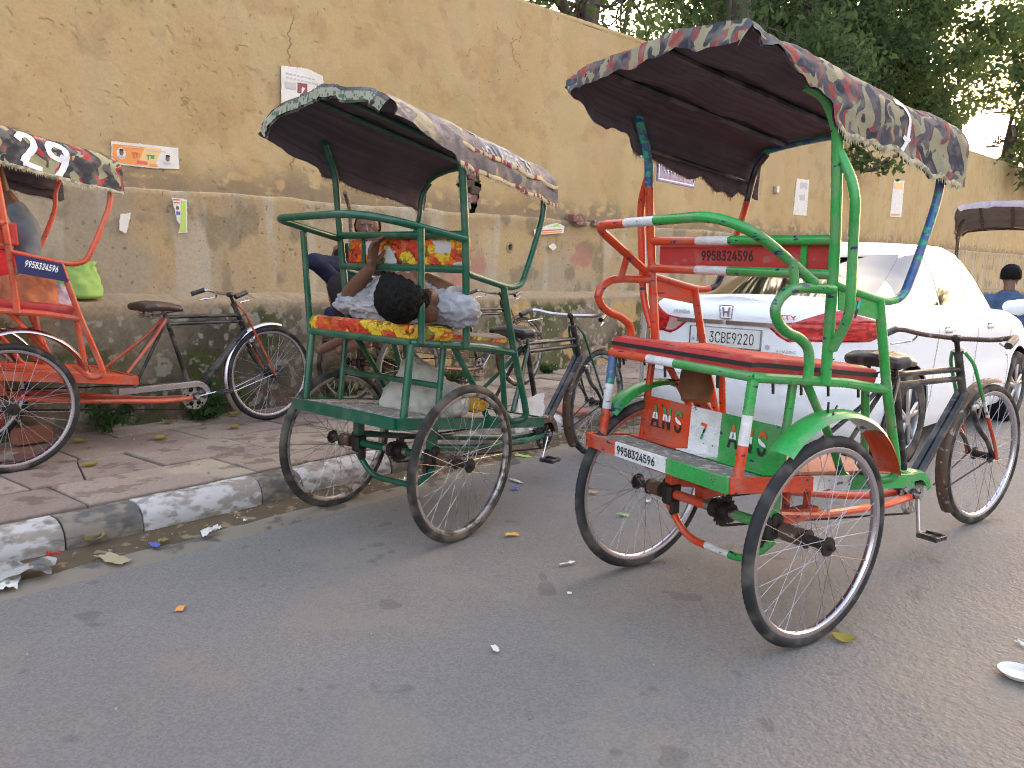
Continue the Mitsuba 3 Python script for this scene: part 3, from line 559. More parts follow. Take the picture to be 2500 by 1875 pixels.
        loop = np.vstack([[(ua, v_) for v_ in np.linspace(-1, 1, 30)], [(u, 1) for u in np.linspace(ua, ub, 24)[1:]], [(ub, v_) for v_ in np.linspace(1, -1, 30)[1:]], [(u, -1) for u in np.linspace(ub, ua, 24)[1:]]])
        L = np.stack([loop[:, 0], loop[:, 1] * hw(loop[:, 0]), base(loop[:, 0])], 1)
        dirn = np.stack([np.where(np.isclose(loop[:, 0], ua), -1, np.where(np.isclose(loop[:, 0], ub), 1, 0)) * 1.0, np.where(np.abs(loop[:, 1]) > .999, np.sign(loop[:, 1]), 0), 0 * loop[:, 0]], 1)
        hs = np.array([0, .04, .2, .42, .425, .64, .645, .80, .88]); ou = np.array([-.004, .003, .006, .008, .0085, .0085, .008, .006, 0])
        side = np.stack([L + dirn * o + [0, 0, th * h] for h, o in zip(hs, ou)], 1)
        k = P(nm, cat_([grid(side[:, :4]), grid(side[:, 6:]), topm]), top, 40)
        put(bf.m(grid(np.stack([side[:, 3] , side[:, 3] + dirn * .003, side[:, 6] + dirn * .003, side[:, 6]], 1))), mt, k, 'edge_band', 40)
        return k
    if st_ == 'R': cushion(-.185, .36, 0, 'black_band')
    elif st_ == 'G':
        cushion(-.185, .03, 0, 'fruit_print', 'fruit_print', th=.078); cushion(.04, .36, 0, 'fruit_print', 'brown_vinyl', th=.07)
    else: cushion(-.185, .36, 0, 'red_vinyl' if st_ == 'O' else 'brown_vinyl', 'red_vinyl' if st_ == 'O' else 'brown_vinyl')
    # ---- main posts and backrest
    for s in (1, -1):
        post = fillet([(.088, s * .404, .515), (.066, s * .426, .976), (.044, s * .426, 1.31), (-.005, s * .412, 1.40), (-.05, s * .375, 1.432)], [.1, .1, .06])
        if st_ == 'R': stripes(K, 'main_post', bf, post, .0175, [(0, .70, lp), (.70, 1, 'blue_chipped_paint')] if s > 0 else [(0, 1, GR)])
        else: P('main_post', sweep(post, .0175, 12), paint)
        if st_ == 'R': P('hand_bar', sweep(fillet([(.08, s * .428, .63), (.082, s * .482, .74), (.062, s * .488, 1.13), (.052, s * .43, 1.24)], .06), .0155, 12), lp if s > 0 else paint)
    if st_ in 'RGO':
        for w_, nm in ((.976, 'top_rail'), (.868, 'lower_rail')):
            if st_ == 'G': w_ += .03 if w_ > .9 else -.012
            stripes(K, 'backrest_rail', bf, [(.067, .42, w_), (.067, -.42, w_)], .0165, [(0, .30, OR), (.30, .49, WH), (.49, 1, GR)] if st_ == 'R' else one)
        lo, hi = (.872, .962) if st_ == 'R' else (.868, .99)
        pan = bx((.108, .0, (lo + hi) / 2), (.045, .80, hi - lo), .008)
        bp_ = P('backrest_panel', pan, {'R': 'red_vinyl', 'G': 'fruit_print_torn', 'O': 'red_vinyl'}[st_], 20)
        P('panel_tab', bx((.08, .27 if st_ == 'G' else -.30, (lo + hi) / 2), (.006, .022, hi - lo + .02)), paint, False)
    # ---- grab hoop behind the backrest, loops or short posts beside the seat
    if st_ == 'R':
        hoop = np.vstack([fillet([(.07, .426, .838), (-.30, .315, 1.035), (-.315, -.36, 1.055), (-.02, -.425, .845)], [.07, .20], 9)])
        stripes(K, 'grab_hoop', bf, hoop, .0165, [(0, .42, OR), (.42, .53, WH), (.53, 1, GR)])
        for s in (1, -1):
            lo_ = [(.07, .823), (-.10, .832), (-.165, .815), (-.198, .775), (-.182, .733), (-.14, .701), (-.083, .679), (-.04, .645), (-.028, .60), (-.03, .545)]
            P('side_loop', sweep(smoothline([(u, s * .426, w_) for u, w_ in lo_], 4), .016, 12), lp if s > 0 else paint)
            P('hoop_strut', tb((-.11, s * .424, .83), (-.115, -.415, .918), .0135) if s < 0 else tb((-.09, .422, .832), (-.095, .377, .926), .0135), lp if s > 0 else paint)
    elif st_ in 'GO':
        hoop = fillet([(.06, .426, .99), (-.37, .33, 1.075), (-.385, -.30, 1.085), (.06, -.43, .985)], [.08, .2], 9)
        P('grab_hoop', sweep(hoop, .0165, 12), paint)
        for s in (1, -1): P('hoop_post', tb((-.165, s * .385, .555), (-.172, s * .40, 1.025), .0155), paint)
    # ---- arm, panel, stay and front leg on each side
    for s in (1, -1):
        c_ = lp if s > 0 else paint; v_ = s * .426
        if st_ in 'RGO':
            arm = smoothline([(.075, v_, .838), (.20, v_, .806), (.326, v_, .776), (.393, v_, .772), (.449, v_, .792), (.485, v_, .85), (.535, v_, .95), (.60, v_, 1.10), *(((.628, v_ * .985, 1.21), (.645, v_ * .96, 1.28), (.657, v_ * .86, 1.335)) if st_ == 'R' else ((.612, v_ * .985, 1.20), (.622, v_ * .95, 1.25), (.630, v_ * .86, 1.295)))], 4)
            if st_ == 'R': stripes(K, 'canopy_stay', bf, arm, .0145, [(0, .34, c_), (.34, .80, 'blue_chipped_paint') if s < 0 else (.34, .52, 'black_enamel')] + ([(.80, 1, 'blue_chipped_paint')] if s < 0 else [(.52, .78, OR), (.78, 1, 'black_enamel')]))
            else: P('canopy_stay', sweep(arm, .0145, 12), paint)
            lg = fillet([(.315, v_, .775), (.390, v_, .475), (.478, v_, .20), (.490, v_, .13), (.44, v_ * .86, .115), (.36, v_ * .85, .20)], .05)
            P('front_leg', sweep(lg, .0165, 12), c_)
            if st_ in 'RO':
                pq = sg.Polygon([(.095, .830), (.325, .776), (.345, .705), (.10, .755)]) if st_ == 'R' else sg.Polygon([(.09, .825), (.315, .772), (.340, .672), (.10, .725)])
                m = extr(pq, .004); x = m.vertices.copy(); m.vertices = np.stack([x[:, 0], v_ + s * (x[:, 2] + (-.002 if st_ == 'R' else .014)), x[:, 1]], 1)
                k = P('arm_panel', m, c_ if st_ == 'R' else 'navy_paint', False)
                if st_ == 'O' and s < 0:
                    tx = letters('9958324596', .034, (.128, v_ - .019, .762), (1, 0, -.226), (0.35, 0, 1), width=.165); put(bf.m(tx), 'letter_white', k, 'number', False)
                if st_ == 'R' and s < 0:
                    f7 = lambda pts, w_, mt: put(bf.m(sweep(np.array([(a, v_ - .0045, b) for a, b in pts]), 0, 6, flat=(w_, .0008), ref=(1, 0, .2))), mt, k, 'digit_stroke', False)
                    f7([(.185, .787), (.205, .783)], .006, 'letter_orange'); f7([(.205, .783), (.195, .755)], .006, 'letter_blue'); f7([(.194, .751), (.182, .725)], .006, 'letter_black')
    # ---- under the seat
    for s in (1, -1):
        c_ = lp if s > 0 else paint
        P('inner_leg', tb((.01, s * .34, .52), (-.035, s * .34, fz(-.04)), .0145), c_)
        P('brace', sweep(fillet([(.075, s * .34, .51), (.22, s * .34, .30), (.30, s * .34, .15), (.36, s * .34, .135)], .05), .0145), c_)
        P('front_post', tb((.40, s * .34, .475), (.43, s * .34, fz(.43)), .0145), c_)
    if st_ == 'R':
        kR = None
        for a, b, mt in ((.335, .075, OR), (.075, -.075, WH), (-.075, -.335, GR)):
            V = [(u + o, v_, w_) for v_ in (a, b) for u, w_ in ((-.044, fz(-.04)), (-.028, .372)) for o in (-.002, .002)]
            m = trimesh.convex.convex_hull(np.array(V)); fl = trimesh.convex.convex_hull(np.array([(u, v_, fz(u) + o) for v_ in (a, b) for u in (-.105, -.042) for o in (.001, .005)]))
            m = bf.m(cat_([m, fl]))
            kR = put(m, mt, K, 'riser_panel', False) if kR is None else (put(m, mt, kR, 'painted_field', False), kR)[1]
        o = np.array([-.0475, 0, fz(-.04)]); yv = unit([.016, 0, .167]); yy = yv
        for txt, va, vb, cs in (('ANS', .285, .115, ('letter_green', 'letter_white', 'letter_black')), ('7', .022, -.012, ('letter_orange', 'letter_black', 'letter_green')), ('ANS', -.115, -.285, ('letter_orange', 'letter_white', 'letter_black'))):
            h = .078 if txt == 'ANS' else .058
            o2 = np.array([-.0405, va, fz(-.04) + .056]) + np.array([-.0035, 0, 0]); m = letters(' '.join(txt), h, o2, (0, -1, 0), yv, .001, True, width=va - vb)
            pcs = bands_of(m, o2, yv, ((-.01, h * .34), (h * .39, h * .70), (h * .74, h * 1.2)))
            for q, mt in zip(pcs, (cs[2], cs[1], cs[0])):
                if len(q.faces): put(bf.m(q), mt, kR, 'letters', False, kind='stuff')
        put(bf.m(letters('9958324596', .030, (-.3075, .172, fz(-.3) - .036), (0, -1, 0), (0, 0, 1), .001, True, width=.205)), 'letter_black', rear_f, 'number', False)
        put(bf.m(letters('9958324596', .034, (.0845, .165, .905), (0, -1, 0), (0, 0, 1), .001, True, width=.25)), 'letter_black', bp_, 'number', False)
        P('rag', sweep(np.array([(.0, .10, .535), (.005, .098, .48), (.012, .095, .43), (.0, .085, .385)]), [.04, .058, .066, .055], 12, ref=(0, 1, 0)), 'brown_rag', 60, label='brown rag hanging under the seat')
        # bolts under the rails
        P('rail_bolts', cat_([tb((u, s * (.36 + (u + .17) * .11), .545 - .13 * max(u + .17, 0)), (u + .004, s * (.36 + (u + .17) * .11), .505 - .13 * max(u + .17, 0)), .005, 6) for u in (-.12, .0, .12, .26) for s in (1, -1)] + [tb((-.192, y, .54), (-.19, y, .50), .005, 6) for y in (-.2, .05, .3)]), 'greasy_steel', kind='stuff')
    else: P('cross_brace', tb((-.01, .34, .345), (-.01, -.34, .345), .014), paint)
    # ---- mudguards
    if st_ in 'RO':
        for i, s in enumerate((-1, 1)):
            cx, cz, rr_ = .055, .05, .378; ang = np.radians(np.linspace(135, 20, 40)); prf = np.array([(-.048, -.016), (-.040, -.003), (-.02, .003), (0, .0065), (.02, .003), (.040, -.003), (.048, -.016)])
            vv = s * (T / 2 + (.0 if s < 0 else -.01)); G_ = np.stack([np.stack([cx + (rr_ + prf[:, 1]) * math.cos(a), vv + prf[:, 0], RW + cz + (rr_ + prf[:, 1]) * math.sin(a)], 1) for a in ang])
            bands = [(0, .60, GR), (.60, .76, WH), (.76, 1, OR)] if st_ == 'R' else [(0, 1, 'chrome')]; k = None
            for t0, t1, mt in bands:
                m = gf.m(grid(G_[int(t0 * 39):int(t1 * 39) + 1])); 
                if k is None: k = put(m, mt, K, 'mudguard', 50)
                else: put(m, mt, k, 'paint_band', 50)
            put(gf.m(cat_([tb((cx + .10, vv + s * -.06, RW + cz + rr_ + .0), (cx - .05, vv + s * .03, RW + cz + rr_ - .0), .004, 6), tb((cx - .05, vv - .01, RW + cz + rr_ - .02), (cx - .05, vv - .01, RW + cz + rr_ + .035), .004, 6)])), 'greasy_steel', k, 'bracket')
    # ---- axle, bearings, chassis
    axl = [(0, T / 2 - .05, RW), (0, -T / 2 + .05, RW)]
    stripes(K, 'axle', gf, axl, .019, [(.0, .13, 'greasy_steel'), (.13, .42, OR if st_ == 'R' else paint), (.42, .62, 'dull_rim'), (.62, .87, GR if st_ == 'R' else paint), (.87, 1, 'greasy_steel')], sub='sleeve')
    for s in (1, -1):
        P('bearing', cat_([bx((0, s * .24, RW), (.075, .05, .085), .012), bx((-.005, s * .215, RW - .05), (.05, .02, .06), .008), bx((0, s * .265, RW + .03), (.05, .025, .05), .01)]), 'greasy_steel', 30, gf)
        P('collar', tb((0, s * (T / 2 - .12), RW), (0, s * (T / 2 - .05), RW), .03, 14), 'rusty_steel', f=gf)
    us_ = fillet([(.0, .25, RW - .05), (.0, .15, RW - .155), (.0, -.15, RW - .155), (.0, -.25, RW - .05)], .10)
    stripes(K, 'truss_bar', gf, us_, .0145, [(0, .42, OR), (.42, .62, 'white_paint'), (.62, 1, GR)] if st_ == 'R' else one)
    for s in (1, -1): P('chassis_rail', sweep(fillet([(-.02, s * .24, RW + .05), (.35, s * .20, RW - .02), (1.0, s * .07, .245), (1.22, s * .035, .24)], .1), .016), paint if st_ != 'R' else OR, f=gf)
    if st_ == 'R':
        P('spring_bracket', cat_([bx((.20, -.19, RW + .0), (.20, .05, .045), .004)] + [tb((u, -.19, RW + .02), (u, -.19, RW + .13), .014, 8) for u in (.14, .26)]), OR, 30, gf); P('spring_bracket', cat_([bx((.20, .19, RW), (.20, .05, .045), .004)] + [tb((u, .19, RW + .02), (u, .19, RW + .13), .014, 8) for u in (.14, .26)]), OR, 30, gf)
        P('cross_channel', bx((-.1, .10, RW + .135), (.05, .34, .05), .004), OR, 30, gf)
    for s in (1, -1): P('axle_hanger', cat_([bx((.0, s * .24, RW + .085), (.05, .035, .11), .004)]), OR if st_ == 'R' and s > 0 else paint, 30, gf)
    # sprocket, chain, chainring
    def toothed(r, n, th, holes=()):
        a = np.arange(n * 4) * 2 * np.pi / (n * 4); rr2 = r + np.array([-.004, .004, .004, -.004])[np.arange(n * 4) % 4]
        p = sg.Polygon(np.stack([rr2 * np.cos(a), rr2 * np.sin(a)], 1))
        for h in holes: p = p.difference(h)
        m = extr(p, th); m.apply_translation([0, 0, -th / 2]); return to_wheel(m)
    ch_v = -.03; RX, RZ = 1.245, .25
    m = toothed(.055, 16, .006); m.apply_translation([0, ch_v, RW]); P('sprocket', cat_([m, tb((0, ch_v - .035, RW), (0, ch_v + .05, RW), .036, 14)]), 'greasy_steel', 30, gf)
    hol = [sg.Point(.055 * math.cos(a), .055 * math.sin(a)).buffer(.017) for a in np.arange(6) * math.pi / 3] + [sg.Point(.076 * math.cos(a), .076 * math.sin(a)).buffer(.0075) for a in np.arange(12) * math.pi / 6 + .26]
    cm = toothed(.092, 40, .004, hol); cm.apply_translation([RX, ch_v, RZ]); P('chainring', cm, 'dull_rim' if st_ != 'G' else 'greasy_steel', 20, gf)
    d = unit([RX, 0, RZ - RW]); nn = np.array([-d[2], 0, d[0]])
    for s in (1, -1):
        a, b = np.array([0, ch_v, RW]) + nn * s * .055, np.array([RX, ch_v, RZ]) + nn * s * .092; L_ = np.linalg.norm(b - a); nl = int(L_ / .0127)
        P('chain', cat_([bx(a + (b - a) * (i + .5) / nl, (.0105, .007 if i % 2 else .0045, .009), 0, np.stack([d, [0, 1, 0], nn], 1)) for i in range(nl)]), 'greasy_steel', False, gf, kind='stuff')
    # ---- the cycle in front
    fm = 'black_enamel'; q = lambda *p: np.array(p, float)
    lug, bb = q(1.075, 0, .80), q(RX, 0, RZ); ht, hb_ = q(1.575, 0, .89), q(1.68, 0, .63); hub = q(B, 0, RW)
    P('seat_tube', tb(lug + (lug - bb) * .04, bb, .0155), fm, f=gf); P('top_tube', tb(lug, ht + (hb_ - ht) * .35, .0135), fm, f=gf); P('top_tube', tb(lug + (bb - lug) * .085, ht + (hb_ - ht) * .52, .0135), fm, f=gf)
    P('head_tube', cat_([tb(ht, hb_, .019, 14), tb(ht + (hb_ - ht) * .97, hb_, .024, 14), tb(ht, ht + (hb_ - ht) * .06, .024, 14)]), fm, f=gf)
    dt = ht + (hb_ - ht) * .78
    for s in (1, -1): P('down_tube', tb(dt + [0, s * .016, 0], bb + q(.02, s * .016, .02), .0165), fm, f=gf)
    P('bottom_bracket', tb(bb + [0, -.045, 0], bb + [0, .045, 0], .024, 14), fm, f=gf)
    for s in (1, -1):
        P('seat_stay', sweep(fillet([lug + q(-.01, s * .02, -.01), lug + q(-.10, s * .055, -.12), (.73, s * .16, RW + fz(.70) + .02)], .05), .0105), {'R': 'black_enamel', 'G': 'bottle_green_paint', 'O': 'vermilion_paint', 'X': 'rusty_steel', 'Y': 'rusty_steel'}[st_], f=gf)
        P('seat_stay', tb(lug + q(-.005, s * .02, -.02), q(.80, s * .10, .36), .0105), fm, f=gf)
        fk = smoothline([hb_ + q(.005, s * .035, -.01), hb_ + q(.06, s * .052, -.12), hub + q(-.08, s * .055, .09), hub + q(0, s * .055, 0)], 5); P('fork_blade', sweep(fk, np.linspace(.0145, .009, len(fk)), 10), fm, f=gf)
        rod = [ht + q(.01, s * .03, -.01), ht + q(.05, s * .055, -.06), hub + q(-.02, s * .072, .05), hub + q(.005, s * .072, -.01)]
        rc = {'R': None, 'G': 'bottle_green_paint', 'O': 'vermilion_paint', 'X': 'rusty_steel', 'Y': 'rusty_steel'}[st_]
        if rc: P('fork_rod', sweep(fillet(rod, .03), .0075, 8), rc, f=gf)
        else: stripes(K, 'fork_rod', gf, fillet(rod, .03), .0085, [(0, .45, GR), (.45, .60, WH), (.60, 1, OR)], 8)
    P('fork_crown', bx(hb_ + q(.006, 0, -.018), (.035, .11, .03), .008), 'dull_rim', 30, gf)
    P('front_brake', cat_([bx(hb_ + q(.045, 0, .0), (.02, .06, .03), .006)] + [sweep(fillet([hb_ + q(.05, s * .02, .01), hb_ + q(.055, s * .055, .0), hb_ + q(.06, s * .045, -.07)], .02), .006, 8) for s in (-1, 1)]), 'chrome' if st_ == 'O' else 'dull_rim', 30, gf)
    P('front_axle', tb(hub + [0, -.085, 0], hub + [0, .085, 0], .007, 8), 'dull_rim', f=gf)
    # saddle
    pts = []
    for u, hw_, z, t in ((-.13, .105, .0, .025), (-.08, .112, .004, .028), (.0, .07, .0, .026), (.07, .035, -.008, .022), (.14, .022, -.02, .016)):
        for y in (-hw_, 0, hw_): pts.append((u, y, z - .012 * (y != 0), t))
    sad = blob([[pts[3 * i + j] for j in range(3)] + [pts[3 * i + 3 + j] for j in range(3)] for i in range(4)], .022, 10); sc0 = lug + unit(lug - bb) * .085 + q(-.02, 0, .0)
    sad.apply_translation(sc0); sk = P('saddle', sad, {'R': 'black_enamel', 'G': 'black_enamel', 'O': 'saddle_brown', 'X': 'black_enamel', 'Y': 'black_enamel'}[st_], True, gf)
    P('seat_post', tb(lug, sc0 + [0.02, 0, -.02], .0125), 'dull_rim', f=gf)
    coil = []
    for s in (1, -1):
        a = np.linspace(0, 10 * math.pi, 90); coil.append(sweep(np.stack([sc0[0] - .085 + .020 * np.cos(a), s * .06 + .020 * np.sin(a), sc0[2] - .085 + .065 * a / a[-1]], 1), .0035, 5))
        coil.append(sweep(smoothline([sc0 + q(-.085, s * .05, -.085), sc0 + q(.02, s * .02, -.06), sc0 + q(.13, s * .015, -.045)], 5), .0035, 5))
    put(gf.m(cat_(coil)), 'dull_rim' if st_ != 'R' else 'greasy_steel', sk, 'springs')
    # handlebar
    stem = ht + unit(ht - hb_) * .06; hm = {'R': 'rusty_steel', 'G': 'chrome', 'O': 'chrome', 'X': 'dull_rim', 'Y': 'dull_rim'}[st_]
    P('stem', cat_([tb(ht, stem, .012), bx(stem, (.05, .035, .035), .01)]), 'greasy_steel', f=gf)
    bar = fillet([stem + q(-.13, -.29, -.005), stem + q(-.03, -.27, .03), stem + q(.01, -.17, .005), stem, stem + q(.01, .17, .005), stem + q(-.03, .27, .03), stem + q(-.13, .29, -.005)], .05, 6)
    P('handlebar', sweep(bar, .0112, 10), hm, f=gf)
    for s in (-1, 1):
        P('grip', tb(stem + q(-.135, s * .2905, -.006), stem + q(-.045, s * .2725, .025), .0165, 12), 'black_enamel', f=gf)
        P('brake_lever', sweep(fillet([stem + q(.0, s * .19, -.005), stem + q(.02, s * .22, -.03), stem + q(-.09, s * .265, -.045)], .02), .005, 6), 'chrome', f=gf)
    # front mudguard
    ang = np.radians(np.linspace(75, 222, 44)); prf = np.array([(-.030, -.014), (-.022, .0), (0, .007), (.022, .0), (.030, -.014)])
    G_ = np.stack([np.stack([B + (.380 + prf[:, 1]) * math.cos(a), prf[:, 0], RW + (.380 + prf[:, 1]) * math.sin(a)], 1) for a in ang]); P('front_mudguard', grid(G_), 'chrome' if st_ == 'O' else 'rusty_steel', 50, gf)
    for s in (-1, 1): P('mudguard_stay', tb((B, s * .06, RW), (B + .385 * math.cos(3.45), s * .03, RW + .385 * math.sin(3.45)), .004, 6), 'chrome' if st_ == 'O' else 'greasy_steel', f=gf)
    # crank and pedals
    ca = {'R': -95, 'G': -130, 'O': 10, 'X': 60, 'Y': 0}[st_]
    for s, dl in ((-1, 0), (1, 180)):
        a = math.radians(ca + dl); c0, c1 = q(RX, s * .055, RZ), q(RX + .165 * math.cos(a), s * .085, RZ + .165 * math.sin(a))
        P('crank', cat_([sweep([c0, c1], 0, 8, flat=(.0095, .006), ref=(0, 1, 0)), tb(c0 - [0, s * .02, 0], c0 + [0, s * .02, 0], .016)]), 'chrome', f=gf)
        pc = c1 + q(0, s * .06, 0); P('pedal', cat_([bx(pc + [dx, 0, 0], (.018, .095, .024), .004) for dx in (-.035, .035)] + [bx(pc + [0, dy, 0], (.08, .012, .02), .003) for dy in (-.042, .042)] + [tb(c1, pc + [0, s * .05, 0], .007)]), 'black_enamel', 30, gf)
    # chain guard
    if st_ in 'OGR':
        a = np.radians(np.linspace(100, {'O': 15, 'G': -5, 'R': 10}[st_], 10)); arc = [(RX + .105 * math.cos(x), RZ + .105 * math.sin(x)) for x in a]; rail = [(.72, .41 - .06)] if st_ == 'O' else [(1.18, RZ + .105)]
        pth = np.array(rail + arc); pth = resample(np.stack([pth[:, 0], 0 * pth[:, 0], pth[:, 1]], 1), .02)
        t_ = np.gradient(pth, axis=0); t_ /= np.linalg.norm(t_, axis=1)[:, None]; nr = np.stack([-t_[:, 2], 0 * t_[:, 0], t_[:, 0]], 1)
        G_ = np.stack([pth + [0, ch_v - .03, 0] - nr * .035, pth + [0, ch_v - .03, 0], pth + [0, ch_v - .02, 0] + nr * .008, pth + [0, ch_v + .03, 0] + nr * .006], 1); P('chain_guard', grid(G_), {'O': 'chrome', 'G': 'rusty_steel', 'R': 'green_paint'}[st_], 50, gf)
    if canopy: make_canopy(K, bf, st_, seed)
    return K, gf, bf

def make_canopy(K, bf, st_, seed):
    fm = {'R': 'blue_chipped_paint', 'G': 'bottle_green_paint', 'O': 'vermilion_paint', 'Y': 'rusty_steel'}[st_]
    A0, A1 = -.335, (.715 if st_ == 'R' else .675); HW = .455; ad, bd = (.30, .15) if st_ == 'G' else (.11, .10)
    top = lambda u: 1.508 - .205 * u
    def D(u): return np.interp(u, [A0, -.25, -.20, -.03, -.01, .25, .6, .65, A1], [.135, .15, .165, .19, .215, .225, .225, .225, .215] if st_ == 'G' else [.055, .075, .12, .135, .20, .215, .215, .215, .205])
    def at(u, s, off=0.0):
        """s from -1 (right hem) over the roof to 1 (left hem); off = outward"""
        u, s = np.broadcast_arrays(np.asarray(u, float), np.asarray(s, float)); a = np.abs(s); sg_ = np.sign(s)
        roof = a < .55; v = a / .55 * (HW - ad); w = top(u) + .022 * (1 - np.minimum(a / .55, 1) ** 2)
        nv, nw = 0 * v, 1 + 0 * v
        t = np.clip((a - .55) / .45, 0, 1); dd = t * D(u)                        # height fallen
        th = np.arccos(np.clip(1 - dd / bd, 0, 1)); v2 = HW - ad + ad * np.sin(th); w2 = top(u) - dd
        v = np.where(roof, v, v2); w = np.where(roof, w, w2); nv = np.where(roof, 0, np.sin(th)); nw = np.where(roof, 1, np.cos(th))
        return np.stack([u, sg_ * (v + nv * off), w + nw * off], -1)
    us = np.linspace(A0, A1, 90); sv = np.r_[np.linspace(-1, -.56, 26), np.linspace(-.54, .54, 34), np.linspace(.56, 1, 26)]
    U, S = np.meshgrid(us, sv, indexing='ij'); P0 = at(U, S)
    wr = (meshkit.fbm(np.stack([U * 9, S * 5, 0 * U + seed], -1), 4, seed) - .5) * .024 + (meshkit.fbm(np.stack([U * 30, S * 6, 0 * U + seed], -1), 3, seed + 1) - .5) * .010 * (np.abs(S) > .6)
    sag = -.010 * np.sin((U - A0) / (A1 - A0) * 3 * np.pi) ** 2 * (np.abs(S) < .55)
    rag = (meshkit.fbm(np.stack([U * 11, np.sign(S) * 3, 0 * U + seed], -1), 3, seed + 3) - .5) * .05 * np.clip((np.abs(S) - .9) / .1, 0, 1) * (1.4 if st_ == 'R' else .5)
    P1 = at(U, S, wr + .004); P1[..., 2] += rag + sag; P2 = at(U, S, wr - .004); P2[..., 2] += rag + sag
    # rear hem rises and falls
    e = np.clip((A0 + .06 - U) / .06, 0, 1) * (meshkit.fbm(np.stack([S * 7, 0 * U, 0 * U + seed], -1), 4, seed + 5) - .5) * .06; P1[..., 0] += e; P2[..., 0] += e
    fab = {'R': 'camo_red', 'G': 'camo_grey', 'O': 'camo_left', 'Y': 'far_canopy'}[st_]
    kc = put(bf.m(grid(P1)), fab, K, 'canopy', True); uv = np.stack([U.ravel(), S.ravel()], 1)
    put(bf.m(grid(P2)), 'canopy_lining' if st_ != 'Y' else 'brown_vinyl', kc, 'lining', True, uv=uv)
    # rear valance, front valance
    sr = np.linspace(-.80, .92, 120) if st_ != 'R' else np.linspace(-.74, .90, 120); h = .062 + .014 * (meshkit.fbm(np.stack([sr * 8, 0 * sr, 0 * sr + seed], 1), 3, seed + 8) - .5) * 2
    i0 = P1[0]; b0 = np.stack([np.interp(sr, sv, i0[:, k]) for k in range(3)], 1); b0 += [-.003, 0, .004]
    nrm = -(at(np.full_like(sr, A0), sr, .05) - at(np.full_like(sr, A0), sr, 0)); nrm /= np.linalg.norm(nrm, axis=1)[:, None]; nrm[:, 2] = np.minimum(nrm[:, 2], -.8)
    V = [b0 + nrm * h[:, None] * t + np.array([-.012 * math.sin(t * 2) , 0, 0]) + (meshkit.fbm(np.stack([sr * 14, 0 * sr + t, 0 * sr + seed], 1), 2, 4) - .5)[:, None] * [.016, 0, 0] for t in (0, .33, .66, 1)]
    put(bf.m(grid(np.stack(V, 1))), fab if st_ != 'G' else 'black_enamel', kc, 'rear_valance', True)
    if st_ == 'G':
        V2 = [b0 + [-.010 - .01 * math.sin(t), 0, 0] + nrm * h[:, None] * t for t in (.25, .55, .85)]; put(bf.m(grid(np.stack(V2, 1))), 'trim_green', kc, 'braid', True)
    # hem fringes
    def hem(u, sgn, off=0.0, up=0.0):
        q = np.stack([np.array([np.interp(u, us, P1[:, 0 if sgn < 0 else -1, k]) for k in range(3)])]).reshape(3); q = q + [0, sgn * (.004 + off), up]; return q
    for sgn in (-1, 1):
        fr = []; nfr = 74
        for u in np.linspace(.0, .66, nfr):
            a = hem(u, sgn); L_ = .022 * rg0.uniform(.6, 1.2); w_ = .0042
            if rg0.random() < (.25 if sgn > 0 else .06): continue
            fr.append(M([a + [-w_, 0, .006], a + [w_, 0, .006], a + [rg0.normal(0, .003), sgn * .003, -L_], a + [0, sgn * .004, .0]], [[0, 1, 3], [0, 3, 2], [3, 1, 2]]))
        if st_ != 'Y': put(bf.m(cat_(fr)), 'fringe_cream', kc, 'fringe', False, kind='stuff')
        uu = np.linspace(-.005, .668, 70)
        for up, mt in ((.004, 'fringe_cream'),) + (((.085, 'trim_maroon'),) if st_ == 'G' else ()):
            a = np.array([hem(u, sgn, .002, up) for u in uu]); put(bf.m(grid(np.stack([a + [0, 0, .011], a + [0, sgn * .003, 0], a - [0, 0, .007]], 1))), mt if st_ != 'G' else 'trim_maroon', kc, 'braid', 60)
    # paint marks on the right flank
    def flank(u, f): # f: 0 at the roof shoulder, 1 at the hem
        u = np.asarray(u, float); j = np.interp(-.60 - .40 * np.asarray(f, float), sv, np.arange(len(sv))); i = np.interp(u, us, np.arange(len(us)))
        i0_, j0 = np.clip(i.astype(int), 0, len(us) - 2), np.clip(j.astype(int), 0, len(sv) - 2); a, b = (i - i0_)[:, None], (j - j0)[:, None]
        q = P1[i0_, j0] * (1 - a) * (1 - b) + P1[i0_ + 1, j0] * a * (1 - b) + P1[i0_, j0 + 1] * (1 - a) * b + P1[i0_ + 1, j0 + 1] * a * b; return q + [0, -.0035, .002]
    def stroke(pts, wd, mt='letter_white'):
        p = smoothline([(a, b, 0) for a, b in pts], 7)[:, :2]; t = np.gradient(p * [1, .2], axis=0); t /= np.linalg.norm(t, axis=1)[:, None]; n_ = np.stack([-t[:, 1], t[:, 0] / .2], 1)
        wv = wd * (1 + .3 * (meshkit.noise(np.stack([np.arange(len(p)) * .5, 0 * p[:, 0], 0 * p[:, 0] + seed], 1), 3) - .5))
        put(bf.m(grid(np.stack([flank(p[:, 0] + n_[:, 0] * k * wv, p[:, 1] + n_[:, 1] * k * wv) for k in (-1, 0, 1)], 1))), mt, kc, 'paint_mark', True)
    if st_ == 'R': stroke([(.285, .14), (.325, .16), (.345, .30), (.345, .52), (.335, .74), (.305, 1.0)], .008); stroke([(.318, .66), (.338, .70), (.352, .64)], .007)
    if st_ == 'O':
        stroke([(0.154, .22), (0.184, .03), (0.223, .06), (0.229, .30), (0.197, .56), (0.167, .82)], .0155); stroke([(0.167, .82), (0.201, .84), (0.257, .88)], .0155)
        stroke([(0.373, .36), (0.347, .46), (0.308, .38), (0.300, .18), (0.330, .06), (0.373, .14), (0.383, .36), (0.364, .66), (0.326, 1.0)], .0155)
